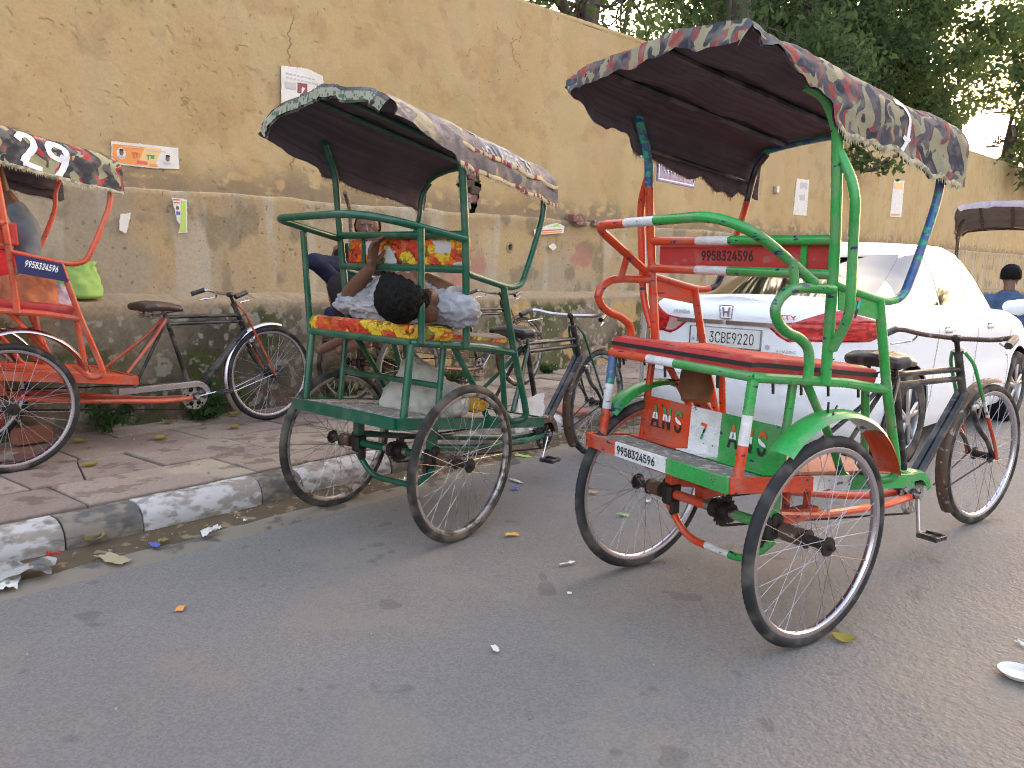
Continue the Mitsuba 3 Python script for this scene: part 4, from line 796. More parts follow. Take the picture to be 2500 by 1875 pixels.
    if st_ == 'G':
        def decal(text, ua, ub, fa, fb):
            m = meshkit.text_mesh(text, 1.0, .0001, True); v = m.vertices; v = v / [v[:, 0].max(), 1, 1]
            m.vertices = flank(ua + (ub - ua) * v[:, 0], fa + (fb - fa) * v[:, 1]); put(bf.m(m), 'print_grey', kc, 'paint_mark', False)
        decal('TANVEER', .12, .40, .50, .14); decal('31', .43, .52, .58, .22)
    # frame pipes under the roof
    for s, u_a, u_b in (((.42, -.30, .66), (-.06, -.30, .66)) if st_ == 'R' else ((.36, -.30, .63), (-.1, -.30, .63))):
        p = np.stack([at(np.linspace(u_a, u_b, 20), np.full(20, s), -.022)])[0]; put(bf.m(sweep(p, .012, 8)), 'black_enamel' if st_ == 'R' else fm, K, 'roof_pipe', 35)
    for u in ((.66,) if st_ == 'R' else (.635,)):
        sx = np.linspace(-.70, .70, 31); p = at(np.full(31, u), sx, -.024); put(bf.m(sweep(p, .012, 8)), fm, K, 'roof_bow', 35)
    if st_ in 'RO':
        for sgn in (1, -1): put(bf.m(tb((.05, sgn * .43, 1.33), (.62, sgn * .43, 1.22), .009, 8)), 'black_enamel', K, 'side_pipe')
rg0 = np.random.default_rng(21)

PSC = .93
rick_R, gR, bR = rickshaw('orange white and green cycle rickshaw with red seat and torn camouflage canopy, nearest of all', (.772, 2.828), math.radians(33.32), 0, 1, (math.radians(-1.2), math.radians(-2.9), math.radians(.9), .043), 'R', 2.2, 1)
rick_G, gG, bG = rickshaw('dark green cycle rickshaw with fruit print seat and fringed canopy, a man lying in it', (-.555, 3.6746), math.radians(53.98), 0, 1, (math.radians(-3.7), math.radians(-2.0), math.radians(.3), .011), 'G', 2.6, 2)
rick_O, gO, bO = rickshaw('vermilion cycle rickshaw on the pavement at the left edge, 29 painted on its canopy', (-3.008 * PSC, 4.445 * PSC), math.radians(50.54), 1.202 + (.056 - 1.202) * PSC, PSC, (math.radians(-2), math.radians(-2.0), 0, .0), 'O', 1.0, 3, T=.76, B=1.86)
xo = SF * 4.02 + SL * 4.72
rick_X, gX, bX = rickshaw('rusty bare cycle rickshaw without a canopy, hidden behind the dark green one', (xo[0], xo[1]), math.radians(50.5), .13, .93, (0, 0, 0, 0), 'X', 0, 4, canopy=False, T=.74)
rick_Y, gY, bY = rickshaw('far cycle rickshaw with pale mauve canopy beyond the white car', (5.62, 9.25), math.radians(57), 0, 1.08, (0, 0, 0, 0), 'Y', 0, 5)
# ------------------------------------------------------------------ the white saloon car
car = thing('car', 'white saloon car behind the orange and green rickshaw, red tail lamps and number plate showing', 'car')
cf = yawframe((2.0277, 5.7215, 0), math.radians(44.41))
TT = np.array([0, .08, .25, .42, .50, .66, .80, .90, .96, 1.0])
XR = np.interp; 
def prof(t): t = np.asarray(t, float); return (np.interp(t, TT, [-.86, -.93, -.975, -.975, -.955, -.935, -.925, -.930, -.905, -.85]), np.interp(t, TT, [3.34, 3.42, 3.46, 3.46, 3.45, 3.43, 3.38, 3.31, 3.25, 3.15]), np.interp(t, TT, [.79, .82, .845, .848, .84, .845, .848, .84, .822, .785]))
def ztop(x): return np.interp(x, [-1, -.85, -.3, .4, 1.2, 2.2, 2.7, 3.2, 3.5], [1.035, 1.05, 1.06, 1.03, 1.0, .985, .92, .80, .72])
ZL = .19
def outline(t, n=200):
    """half outline at level t from the rear centre round the right side to the front centre: x, y, arc length."""
    xr, xf, b = prof(t); xc, a = (xr + xf) / 2, (xf - xr) / 2; ph = np.linspace(0, np.pi, n); e = 2 / 5.2
    x = xc - a * np.sign(np.cos(ph)) * np.abs(np.cos(ph)) ** e; y = -b * np.abs(np.sin(ph)) ** e
    return x, y, np.r_[0, np.cumsum(np.hypot(np.diff(x), np.diff(y)))]
ts = np.r_[np.linspace(0, .9, 19), .93, .95, .97, .985, 1.0]; rings = []
for t in ts:
    x, y, s = outline(t, 600); q = np.linspace(0, s[-1], 110); x, y = np.interp(q, s, x), np.interp(q, s, y); x, y = np.r_[x, x[-2:0:-1]], np.r_[y, -y[-2:0:-1]]
    rings.append(np.stack([x, y, ZL + (ztop(x) - ZL) * t], 1))
Rg = np.array(rings); nr, m_ = Rg.shape[:2]; V = Rg.reshape(-1, 3); F = []
for i in range(nr - 1):
    j = np.arange(m_); k = (j + 1) % m_; F += [np.stack([i * m_ + j, (i + 1) * m_ + k, i * m_ + k], 1), np.stack([i * m_ + j, (i + 1) * m_ + j, (i + 1) * m_ + k], 1)]
# cap strips between left and right: deck and bonnet are crowned
N_ = 110; cap = []; nx = 9
top0 = (nr - 1) * m_; extra = []
base_n = len(V); ids = np.zeros((N_, nx), int)
for a in range(N_):
    ra, la = top0 + a, top0 + (0 if a == 0 else (m_ - a) if a < N_ - 1 else a)
    for b in range(nx):
        if b == 0: ids[a, b] = ra
        elif b == nx - 1: ids[a, b] = la
        else:
            f = b / (nx - 1); p = V[ra] * (1 - f) + V[la] * f; p = p + [0, 0, .035 * (1 - (2 * f - 1) ** 2)] if a not in (0, N_ - 1) else p
            ids[a, b] = base_n + len(extra); extra.append(p)
for a in range(N_ - 1):
    for b in range(nx - 1):
        F.append(np.array([[ids[a, b], ids[a + 1, b], ids[a + 1, b + 1]], [ids[a, b], ids[a + 1, b + 1], ids[a, b + 1]]]))
bot = base_n + len(extra); extra.append(np.array([1.25, 0, ZL])); j = np.arange(m_); F.append(np.stack([(j + 1) % m_, np.full(m_, bot), j], 1))
body = trimesh.Trimesh(np.vstack([V, extra]), np.vstack(F), process=True); body.fix_normals()
arch = []
try:
    mb = m3.Manifold(m3.Mesh(np.asarray(body.vertices, np.float32), np.asarray(body.faces, np.uint32)))
    for x in (0, 2.6):
        for s in (-1, 1):
            c = m3.Manifold.cylinder(.5, .345, .345, 48).rotate([90, 0, 0]).translate([x, s * .85 + .25, .325]); mb = mb - c
    mm = mb.to_mesh(); b2 = trimesh.Trimesh(mm.vert_properties[:, :3], mm.tri_verts, process=False)
    if len(b2.faces) > 1000: body = b2
except Exception: pass
put(cf.m(body), 'car_white', car, 'body', 28)
for x in (0, 2.6):
    for s in (-1, 1):
        l = revolve([(.340, 0), (.335, .25), (0, .25)], 40); v = l.vertices; l.vertices = np.stack([x + v[:, 0], s * (.835 - v[:, 2]), .325 + v[:, 1]], 1); put(cf.m(l), 'car_black', car, 'arch_liner')
        w = key_of(f'{car}__wheel'); wf = Frame(cf.p((x, s * .755, .31)), *cf.R.T)
        ty = to_wheel(revolve([(.20, -.085), (.255, -.095), (.295, -.09), (.31, -.06), (.31, .06), (.295, .09), (.255, .095), (.20, .085)], 48)); put(wf.m(ty), 'tyre_rubber', key=f'{w}__tyre')
        sp = [to_wheel(revolve([(.205, -.08), (.20, -.07), (.185, .02), (.2, .09)], 48)), tb((0, s * .05, 0), (0, s * .085, 0), .045, 20)]
        for k in range(5):
            for d in (-.16, .16):
                a = k * 2 * math.pi / 5 + .3; sp.append(sweep([(.04 * math.cos(a), s * .075, .04 * math.sin(a)), (.195 * math.cos(a + d), s * .07, .195 * math.sin(a + d))], 0, 8, flat=(.012, .02), ref=(0, 1, 0)))
        put(wf.m(cat_(sp)), 'alloy', key=f'{w}__rim'); put(wf.m(tb((0, s * .0, 0), (0, s * .03, 0), .17, 24)), 'car_black', key=f'{w}__brake_disc')
# greenhouse
def gl(h, n=400):
    h = float(h); xr, xf, b = np.interp(h, [0, .5, .85, 1], [-.42, .13, .47, .72]), np.interp(h, [0, .5, .85, 1], [2.48, 2.05, 1.72, 1.45]), np.interp(h, [0, .5, .9, 1], [.76, .69, .605, .54])
    xc, a = (xr + xf) / 2, (xf - xr) / 2; ph = np.linspace(0, np.pi, n); e = 2 / 4.6
    return xc - a * np.sign(np.cos(ph)) * np.abs(np.cos(ph)) ** e, -b * np.abs(np.sin(ph)) ** e
def gz(x, h): zb = np.interp(x, [-.45, .3, 2.5], [1.045, 1.0, .97]); return zb + (1.455 + .02 * np.sin(np.clip((x - .3) / 1.6, 0, 1) * np.pi) - zb) * h
hs = np.r_[np.linspace(0, .9, 14), .94, .97, 1.0]; rr3 = []
for h in hs:
    x, y = gl(h, 800); s = np.r_[0, np.cumsum(np.hypot(np.diff(x), np.diff(y)))]; q = np.linspace(0, s[-1], 80); x, y = np.interp(q, s, x), np.interp(q, s, y)
    rr3.append(np.stack([np.r_[x, x[::-1]], np.r_[y, -y[::-1]], np.r_[gz(x, h), gz(x[::-1], h)]], 1))
G3 = np.array(rr3); rf = G3[-1]; f = np.linspace(0, 1, 11)
cap = np.stack([rf[:80] * (1 - a) + rf[::-1][:80] * a + np.array([0, 0, .03 * (1 - (2 * a - 1) ** 2)]) * np.sin(np.linspace(0, np.pi, 80))[:, None] ** .4 for a in f], 1)
put(cf.m(cat_([grid(G3), grid(cap)])), 'car_white', car, 'cabin', True)
def gpanel(poly_xh, mt, nm, side, n=26, off=.004):
    """pane on the cabin's side (x, h) polygon"""
    P = sg.Polygon(poly_xh); x0, h0, x1, h1 = P.bounds; hh = np.linspace(h0, h1, n); rows = []
    for h in hh:
        c = P.intersection(sg.LineString([(x0 - 1, h), (x1 + 1, h)])); a, b = (c.bounds[0], c.bounds[2]) if not c.is_empty else (x0, x0)
        x = np.linspace(a, b, 24); gx, gy = gl(h); o = np.argsort(gx); rows.append(np.stack([x, side * (-np.interp(x, gx[o], gy[o]) + off), gz(x, h)], 1))
    put(cf.m(grid(rows)), mt, car, nm, True)
for s in (-1, 1):
    gpanel([(.02, .10), (.30, .80), (.62, .86), (.66, .10)], 'car_glass', 'rear_quarter_window', s); gpanel([(.70, .10), (.66, .86), (1.20, .88), (1.27, .10)], 'car_glass', 'side_window', s); gpanel([(1.34, .10), (1.27, .88), (1.62, .84), (2.18, .10)], 'car_glass', 'side_window', s)
def rpanel(y1, y2, ha, hb, mt, nm, front=False):
    rows = []
    for h in np.linspace(ha, hb, 20):
        yy = np.linspace(-1, 1, 30) * np.interp(h, [ha, hb], [y1, y2]); gx, gy = gl(h); k = len(gx) // 2
        x = np.interp(np.abs(yy), -gy[:k], gx[:k]) if not front else np.interp(np.abs(yy), -gy[k:][::-1], gx[k:][::-1]); rows.append(np.stack([x + (.006 if front else -.006), yy, gz(x, h) + .003], 1))
    put(cf.m(grid(rows)), mt, car, nm, True)
rpanel(.60, .50, .10, .84, 'car_glass', 'rear_window'); rpanel(.62, .52, .08, .84, 'car_glass', 'windscreen', True)
# things on the tail: panels by arc length from the centre and height
def tail(poly, mt, nm, side=-1, off=.006, parent=None, rim=0.0):
    P = sg.Polygon(poly).buffer(.012).buffer(-.012); a0, z0, a1, z1 = P.bounds; rows = []
    for z in np.linspace(z0 + 1e-4, z1 - 1e-4, 18):
        c = P.intersection(sg.LineString([(a0 - 1, z), (a1 + 1, z)])); l, r = c.bounds[0], c.bounds[2]; t = (z - ZL) / (1.045 - ZL); x, y, s = outline(t, 400); q = np.linspace(l, r, 40)
        px, py = np.interp(q, s, x), np.interp(q, s, y); nx_ = np.gradient(py, q); ny_ = -np.gradient(px, q); k = np.sin(np.linspace(0, np.pi, 40)) ** .3 * off + .0015
        rows.append(np.stack([px + nx_ * k, -side * (py + ny_ * k), np.full(40, z)], 1))
    m = grid(rows); return put(cf.m(m), mt, parent or car, nm, True)
for s in (-1, 1):
    k = tail([(.27, .925), (.45, .942), (.60, 1.005), (.70, 1.03), (.84, .995), (1.12, .945), (1.05, .865), (.93, .828), (.42, .825), (.36, .852)], 'lamp_red', 'tail_lamp', s)
    tail([(.29, .922), (.44, .932), (.475, .842), (.40, .842), (.37, .862)], 'lamp_clear', 'reversing_lamp', s, .009, k); tail([(.715, 1.01), (.727, 1.01), (.727, .832), (.715, .832)], 'car_black', 'joint', s, .009, k)
    tail([(.20, .60), (.62, .60), (.62, .57), (.20, .57)], 'car_white', 'bumper_fold', s, .012)
tail([(-.0, .905), (.42, .905), (.42, .932), (0, .932)], 'chrome', 'boot_trim', -1, .012); tail([(0, .905), (.42, .905), (.42, .932), (0, .932)], 'chrome', 'boot_trim', 1, .012)
for s in (-1, 1): tail([(0, .695), (.62, .695), (.70, .74), (.705, .735), (.63, .688), (0, .688)], 'car_black', 'boot_gap', s, .001)
def xtail(z): return float(outline((z - ZL) / (1.045 - ZL), 400)[0][0])
pz_ = .822; xp = xtail(pz_) - .012
plt = put(cf.m(bx((xp, 0, pz_), (.006, .50, .12), .002)), 'plate_white', car, 'number_plate', False)
put(cf.m(letters('DL 3CBE9220', .070, (xp - .0032, .205, pz_ - .036), (0, -1, 0), (0, 0, 1), .0012, False, width=.415)), 'letter_black', plt, 'number', False)
put(cf.m(letters('IND', .016, (xp - .0032, .238, pz_ - .03), (0, -1, 0), (0, 0, 1), .0012, False, width=.024)), 'print_blue', plt, 'country_mark', False)
put(cf.m(cat_([bx((xp + .002, 0, pz_ + s * .062), (.012, .515, .004)) for s in (-1, 1)] + [bx((xp + .002, s * .256, pz_), (.012, .004, .128)) for s in (-1, 1)])), 'dull_rim', plt, 'frame', False)
zb = .985; xb = xtail(zb) - .012
lo_ = sg.Polygon([(-.043, .036), (.043, .036), (.034, -.036), (-.034, -.036)]).buffer(.008); ringp = lo_.difference(lo_.buffer(-.006))
H_ = sg.Polygon([(-.030, .030), (-.018, .030), (-.013, .005), (.013, .005), (.018, .030), (.030, .030), (.021, -.030), (.011, -.030), (.013, -.007), (-.013, -.007), (-.011, -.030), (-.021, -.030)])
m = extr(ringp, .008); m2 = extr(H_, .008); m = cat_([m, m2]); v = m.vertices.copy(); m.vertices = np.stack([xb - v[:, 2], -v[:, 0], zb + v[:, 1]], 1); put(cf.m(m), 'chrome', car, 'emblem', False, kind='stuff')
put(cf.m(letters('CITY', .026, (xtail(.965) - .004, -.325, .96), (0, -1, 0), (0, .15, 1), .004, True, width=.15)), 'print_red', car, 'model_badge', False, kind='stuff'); put(cf.m(letters('HONDA', .020, (xtail(.965) - .004, .40, .965), (0, -1, 0), (0, 0, 1), .004, True, width=.13)), 'print_grey', car, 'maker_badge', False, kind='stuff')
put(cf.m(letters('i-VTEC', .016, (xtail(.76) - .001, -.36, .757), (0, -1, 0), (0, 0, 1), .003, True, width=.13)), 'print_grey', car, 'engine_badge', False, kind='stuff')
put(cf.m(tb((xtail(.79) - .01, -.30, .785), (xtail(.79) + .02, -.30, .785), .014, 16)), 'print_grey', car, 'boot_lock')
for s in (-1, 1):
    for x in (.62, 1.62):
        z = .875; gx, gy, _ = outline((z - ZL) / (float(ztop(x)) - ZL), 400); y = -np.interp(x, gx, gy)
        put(cf.m(blob([[(x - .085, s * (y + .016), z, .014), (x + .085, s * (y + .016), z + .006, .014)]], .02, 3)), 'car_white', car, 'door_handle', True); put(cf.m(bx((x, s * (y - .002), z), (.15, .012, .05), .005)), 'car_black', car, 'handle_recess', 30)
    for x in (.45, 1.30, 2.22):
        rows = [];
        for t in np.linspace(.12, .985, 16):
            xx = x - (.12 * (1 - t) if x < .6 else 0); gx, gy, _ = outline(t, 400); y = -np.interp(xx, gx, gy); rows.append([(xx + d, s * (y + .0015), ZL + (float(ztop(xx)) - ZL) * t) for d in (-.004, .004)])
        put(cf.m(grid(rows)), 'car_black', car, 'door_gap', True)
    put(cf.m(blob([[(2.02, s * .86, 1.02, .05), (2.05, s * .97, 1.03, .06), (2.04, s * .93, 1.0, .05)]], .03, 4)), 'car_white', car, 'door_mirror', True)

# ------------------------------------------------------------------ people
def hand_bones(w, d, n, sd, curl=.4, sc=1.0):
    """wrist, finger direction, palm normal, thumb side (+1/-1)"""
    w, d = np.asarray(w, float), unit(d); n = unit(np.asarray(n, float) - (np.asarray(n, float) @ d) * d); x = np.cross(d, n) * sd; B = []
    S = lambda p, r: (*p, r * sc)
    kn = [w + sc * (d * .088 + x * o) for o in (.030, .010, -.011, -.030)]
    B.append([S(w, .023), S(w + sc * d * .03 + sc * x * .012, .018), S(w + sc * d * .03 - sc * x * .014, .018), S(kn[0], .0125), S(kn[1], .0125)]); B.append([S(w + sc * d * .02, .02), S(kn[1], .0125), S(kn[2], .0125), S(kn[3], .0115)])
    for i, (k, L) in enumerate(zip(kn, (.072, .082, .076, .058))):
        p, c = k, 0.0
        for j, fr in enumerate((.45, .30, .25)):
            c += curl * (.6 + .25 * j) * (1 + .12 * i); q = p + sc * L * fr * (math.cos(c) * d + math.sin(c) * n + x * (.07 - .045 * i) * (1 - j * .3)); B.append([S(p, .0098 - .0012 * j), S(q, .009 - .0012 * j)]); p = q
    t0 = w + sc * (d * .025 + x * .026); t1 = t0 + sc * (d * .028 + x * .030 + n * .012); t2 = t1 + sc * (d * .030 + x * .012 + n * .012); B.append([S(t0, .016), S(t1, .012)]); B.append([S(t1, .0115), S(t2, .0095)])
    return B
def head_bones(c, f, u, r=.1):
    """skull, jaw, nose, ears, neck root; f = where the face looks, u = up"""
    f, u = unit(f), unit(u); l = np.cross(u, f); c = np.asarray(c, float); S = lambda a, b, e, q: (*(c + f * a + l * b + u * e), q)
    return [[S(-.018, 0, .03, .082), S(.018, 0, .028, .078), S(.012, .022, .0, .066), S(.012, -.022, .0, .066)], [S(.02, 0, -.01, .066), S(.055, 0, -.085, .024), S(.02, .035, -.07, .026), S(.02, -.035, -.07, .026)],
            [S(.086, 0, .012, .009), S(.108, 0, -.022, .011), S(.085, 0, -.03, .013)], [S(.088, 0, -.058, .010), S(.084, .018, -.058, .008), S(.084, -.018, -.058, .008)], [S(.082, .032, .022, .012), S(.082, -.032, .022, .012), S(.086, 0, .024, .01)],
            [S(-.01, .082, .0, .012), S(-.012, .086, -.02, .010), S(-.018, .09, .015, .010)], [S(-.01, -.082, .0, .012), S(-.012, -.086, -.02, .010), S(-.018, -.09, .015, .010)], [S(-.01, 0, -.05, .052), S(-.03, 0, -.14, .052)]]
def eyes(c, f, u, par):
    f, u = unit(f), unit(u); l = np.cross(u, f)
    for s in (1, -1):
        o = np.asarray(c) + f * .077 + l * s * .031 + u * .006; e = trimesh.creation.icosphere(2, .0105); e.apply_translation(o); put(e, 'eye_white', par, 'eye', True); e = trimesh.creation.icosphere(2, .0062); e.apply_translation(o + f * .0055); put(e, 'letter_black', par, 'pupil', True)
def hair(c, f, u, par, cover, mt='black_hair', dr=.012, edge=.014):
    """a shell over the part of the skull that cover(a, b, e) keeps"""
    f, u = unit(f), unit(u); l = np.cross(u, f); m = blob(head_bones(c, f, u)[:1], edge, 6); q = (m.vertices - c) @ np.stack([f, l, u], 1); n = m.vertex_normals
    k = cover(q[:, 0], q[:, 1], q[:, 2]); m.vertices = m.vertices + n * (dr + .010 * (meshkit.fbm(m.vertices * 45, 3, 3) - .4)[:, None]) * np.where(k, 1, -1.2)[:, None]
    put(m, mt, par, 'hair', True)
pz = lambda x, y, u: bG.hit(700 + .24108 * x, 500 + .24108 * y, 0, u)
# the man lying on his back in the green rickshaw, his head at the rear edge of the seat
m1 = thing('person', 'man in white shirt lying back in the dark green rickshaw, arm raised to its backrest', 'person')
hc = pz(1205, 925, -.17); away = (pz(1200, 935, .3) - pz(1200, 935, -.1)) * [1, 1, 0]; away = unit(unit(away) + np.array([0, .22, 0])); fd, ud = unit([.30, 0, .95]), unit([-.95, 0, .30])
shL, shR = pz(760, 985, .06), pz(1640, 1030, .06); elL, wrL = pz(640, 900, .02), pz(850, 640, .012); elR, wrR = pz(1690, 905, .10), pz(1430, 745, .17)
S_ = lambda p, r: (*p, r)
wd_ = unit(pz(880, 430, .02) - wrL)
skin = head_bones(hc, fd, ud) + [[S_(hc + [.12, 0, -.02], .055), S_(hc + [.04, 0, -.01], .055)], [S_(shL, .05), S_(elL, .040)], [S_(elL, .041), S_((elL * .6 + wrL * .4), .039), S_(wrL, .025)], [S_(shR, .05), S_(elR, .040)], [S_(elR, .041), S_(elR * .6 + wrR * .4, .038), S_(wrR, .025)], [S_(shL, .05), S_(shR, .05), S_((shL + shR) / 2 + away * .2, .06)]]
skin += hand_bones(wrL, wd_, [.35, -.9, 0], 1, .35); skin += hand_bones(wrR, unit([.1, .98, -.1]), [0, -.1, -1], -1, .3)
hipc = (shL + shR) / 2 + away * .46 + [0, 0, .0]; hipc[2] = .69
hipc = bG.hit(930, 738, 0, .40); knee = [bG.hit(838, 702, 0, .46), bG.hit(872, 694, 0, .54)]; ank = [bG.hit(848, 828, 0, .44), bG.hit(895, 830, 0, .50)]
for k_, a_ in zip(knee, ank): skin += [[S_((shL + shR) / 2 + away * .2, .06), S_(hipc, .07)], [S_(hipc, .07), S_(k_, .055)], [S_(k_, .055), S_(k_ * .4 + a_ * .6, .045)], [S_(k_ * .4 + a_ * .6, .045), S_(a_, .035)], [S_(a_, .036), S_(a_ + [-.17, .03, -.05], .026)]]
put(bG.m(blob(skin, .011, 6)), 'skin', m1, 'body', True)
mid = (shL + shR) / 2
shirt = [[S_(shL + [0, .0, -.01], .072), S_(mid + away * .05, .11), S_(mid + away * .25 + [0, .08, .02], .10)], [S_(shR + [0, -.03, -.01], .075), S_(mid + away * .05, .11), S_(mid + away * .25 + [0, -.06, .02], .10)], [S_(mid + away * .08 + [0, .06, .02], .115), S_(mid + away * .08 + [0, -.06, .02], .115), S_(hipc - away * .1, .12)],
         [S_(shL, .070), S_(pz(610, 985, .02), .056), S_(pz(575, 1000, .02), .046)], [S_(shR, .085), S_(pz(1790, 1090, .06), .072)], [S_(pz(1790, 1090, .06), .07), S_(pz(1700, 960, .09), .058)], [S_(mid + [-.0, .16, .03], .06), S_(mid + [.02, -.16, .03], .06), S_(mid + [.12, 0, .05], .07)]]
sh = blob(shirt, .011, 8); sh.vertices += sh.vertex_normals * ((np.abs(meshkit.fbm(sh.vertices * [12, 16, 30], 3, 5) - .5) * -.09 + .008) + (meshkit.fbm(sh.vertices * [30, 40, 60], 2, 6) - .5) * .012)[:, None]; put(bG.m(sh), 'shirt_white', m1, 'shirt', True)
tr = []
for k_, a_ in zip(knee, ank): tr += [[S_(hipc - away * .08, .125), S_(hipc, .12), S_(k_, .092)], [S_(k_, .09), S_(k_ * .45 + a_ * .55, .06)]]
put(bG.m(blob(tr, .03, 6)), 'dark_cloth', m1, 'trousers', True)
hair(hc, fd, ud, m1, lambda a, b, e: 0, dr=0) if False else None
hm_ = blob(head_bones(hc, fd, ud)[:1], .012, 6); q = (hm_.vertices - hc) @ np.stack([fd, np.cross(ud, fd), ud], 1); k = (q[:, 0] < .035 + .4 * np.maximum(q[:, 2] - .03, 0))
hm_.vertices += hm_.vertex_normals * (np.where(k, .026, -.015) + .016 * (meshkit.fbm(hm_.vertices * [40, 60, 60], 4, 3) - .5) * k)[:, None]; put(bG.m(hm_), 'black_hair', m1, 'hair', True)
put(bG.m(bx(pz(930, 470, .0), (.012, .075, .10), .004, trimesh.transformations.rotation_matrix(.5, [1, 0, 0])[:3, :3])), 'print_blue', m1, 'held_card', False) if False else None
# the man sitting on the rusty rickshaw behind
def wl(px, py, l): d = ray(px, py); return EYE + d * l / (d @ SL)
m2 = thing('person', 'balding man behind the dark green rickshaw, his forehead above its backrest and legs crossed', 'person')
h2 = wl(898, 553, 4.45); f2 = unit(EYE - h2 + np.array([-.55, 0, -.2])); u2 = unit(np.array([0, 0, 1.0]) - .15 * f2)
nk, hp = wl(890, 612, 4.5), wl(862, 790, 4.55); kn1, an1 = wl(768, 640, 4.35), wl(868, 725, 4.30); hp1 = wl(905, 660, 4.5); kn2, an2 = wl(812, 770, 4.2), wl(850, 838, 4.15)
sx = np.cross(unit(hp - nk), unit(EYE - hp)); sx = unit(sx)
b2 = head_bones(h2, f2, u2) + [[S_(nk, .055), S_(h2 - u2 * .05, .052)], [S_(nk - [0, 0, .05], .12), S_(hp, .13)], [S_(kn2, .05), S_(an2, .036)], [S_(an2, .036), S_(an2 + unit(np.cross([0, 0, 1], SL)) * -.17 + [0, 0, -.02], .026)], [S_(an1, .036), S_(an1 + SF * .06 + [0, 0, -.12], .03)]]
for s in (1, -1):
    e_ = nk + sx * s * .24 + [0, 0, -.25]; w_ = hp + sx * s * .12 + unit(EYE - hp) * .14 + [0, 0, .05]; b2 += [[S_(nk + sx * s * .17 - [0, 0, .04], .055), S_(e_, .042)], [S_(e_, .042), S_(w_, .027)]] + hand_bones(w_, unit(EYE - hp) * .5 - sx * s, [0, 0, -1], s, .4)
put(blob(b2, .014, 6), 'skin', m2, 'body', True); eyes(h2, f2, u2, m2)
hair(h2, f2, u2, m2, lambda a, b, e: (a < .035) & (e < .075) & (np.abs(b) > .03), dr=.007)
ct = [[S_(nk - [0, 0, .06], .115), S_(nk - [0, 0, .05] + sx * .15, .075), S_(nk - [0, 0, .05] - sx * .15, .075)], [S_(nk - [0, 0, .08], .14), S_(hp, .155)]]
c2 = blob(ct, .03, 6); c2.vertices += c2.vertex_normals * ((meshkit.fbm(c2.vertices * 14, 3, 5) - .5) * .03)[:, None]; put(c2, 'dark_cloth', m2, 'shirt', True)
lt = [[S_(hp, .11), S_(hp1, .07)], [S_(hp1, .07), S_(kn1, .056)], [S_(kn1, .056), S_(an1, .046)], [S_(hp, .11), S_(kn2, .06)], [S_(kn2, .06), S_(kn2 * .5 + an2 * .5, .05)]]
c3 = blob(lt, .02, 6); c3.vertices += c3.vertex_normals * ((meshkit.fbm(c3.vertices * 18, 3, 6) - .5) * .025)[:, None]; put(c3, 'dark_blue_cloth', m2, 'trousers', True)
put(blob([[S_(an1 + SF * .02 + [0, 0, -.02], .042), S_(an1 + SF * .02 + [0, 0, -.06], .040), S_(an1 + SF * .10 + [0, 0, -.10], .032)]], .02, 4), 'red_cloth', m2, 'shoe', True)
# the one lying in the vermilion rickshaw: a raised leg in jeans
m3_ = thing('person', 'person lying in the vermilion rickshaw at the left edge, one leg in grey jeans raised', 'person')
po = lambda px, py, v_: bO.hit(px, py, 1, v_)
hp3, kn3, an3, ft3 = po(72, 690, -.05), po(66, 552, -.02), po(30, 500, .02), po(4, 462, .03)
b3 = [[S_(an3, .042), S_(an3 * .4 + ft3 * .6, .040)], [S_(ft3, .040), S_(ft3 + [-.01, 0, .11], .028)], [S_(ft3 + [-.01, .02, .10], .02), S_(ft3 + [-.0, .0, .13], .022)]]
tor = hp3 + [-.50, .05, .20]; hd3 = tor + [-.22, .02, .14]
b3 += [[S_(hp3, .10), S_(tor, .12)], [S_(tor, .07), S_(hd3, .05)], [S_(an3, .045), S_(kn3, .05)], [S_(kn3, .05), S_(hp3, .075)]] + head_bones(hd3, unit([.5, 0, .8]), unit([-.8, 0, .5]))
for s in (1, -1): b3 += [[S_(tor + [0, s * .17, 0], .055), S_(tor + [.18, s * .2, -.08], .042)], [S_(tor + [.18, s * .2, -.08], .042), S_(tor + [.32, s * .08, .04], .027)]] + hand_bones(tor + [.32, s * .08, .04], unit([.6, -s, 0]), [0, 0, -1], s, .4)
put(bO.m(blob(b3, .018, 6)), 'skin', m3_, 'body', True)
jn = blob([[S_(an3 * .8 + kn3 * .2, .052), S_(kn3, .064)], [S_(kn3, .064), S_(hp3, .088)], [S_(hp3, .10), S_(hp3 + [-.15, .05, .0], .11)]], .02, 6); jn.vertices += jn.vertex_normals * ((meshkit.fbm(jn.vertices * 20, 3, 9) - .5) * .024)[:, None]; put(bO.m(jn), 'denim', m3_, 'jeans', True)
sh3 = blob([[S_(hp3 + [-.12, .05, .05], .14), S_(tor, .15), S_(tor + [0, .16, 0], .08), S_(tor + [0, -.16, 0], .08)]], .03, 6); put(bO.m(sh3), 'red_cloth', m3_, 'shirt', True)
put(bO.m(blob(head_bones(hd3 + [-.012, 0, .006], unit([.5, 0, .8]), unit([-.8, 0, .5]))[:1], .02, 6)), 'black_hair', m3_, 'hair', True)
def lump(F, pts, edge, amp, fq, sd, mt, name, label, cat, rad_noise=1.0):
    m = blob(pts, edge, 6); m.vertices += m.vertex_normals * ((meshkit.fbm(m.vertices * fq, 4, sd) - .5) * amp)[:, None]; return solo(name, label, cat, F.m(m) if F else m, mt, smooth=True)
lump(bO, [[S_(po(28, 700, -.22), .07), S_(po(100, 705, -.24), .075), S_(po(30, 745, -.30), .05), S_(po(112, 748, -.30), .05)]], .016, .07, [22, 22, 9], 4, 'orange_cloth', 'cloth', 'crumpled orange cloth hanging over the seat edge of the vermilion rickshaw', 'cloth')
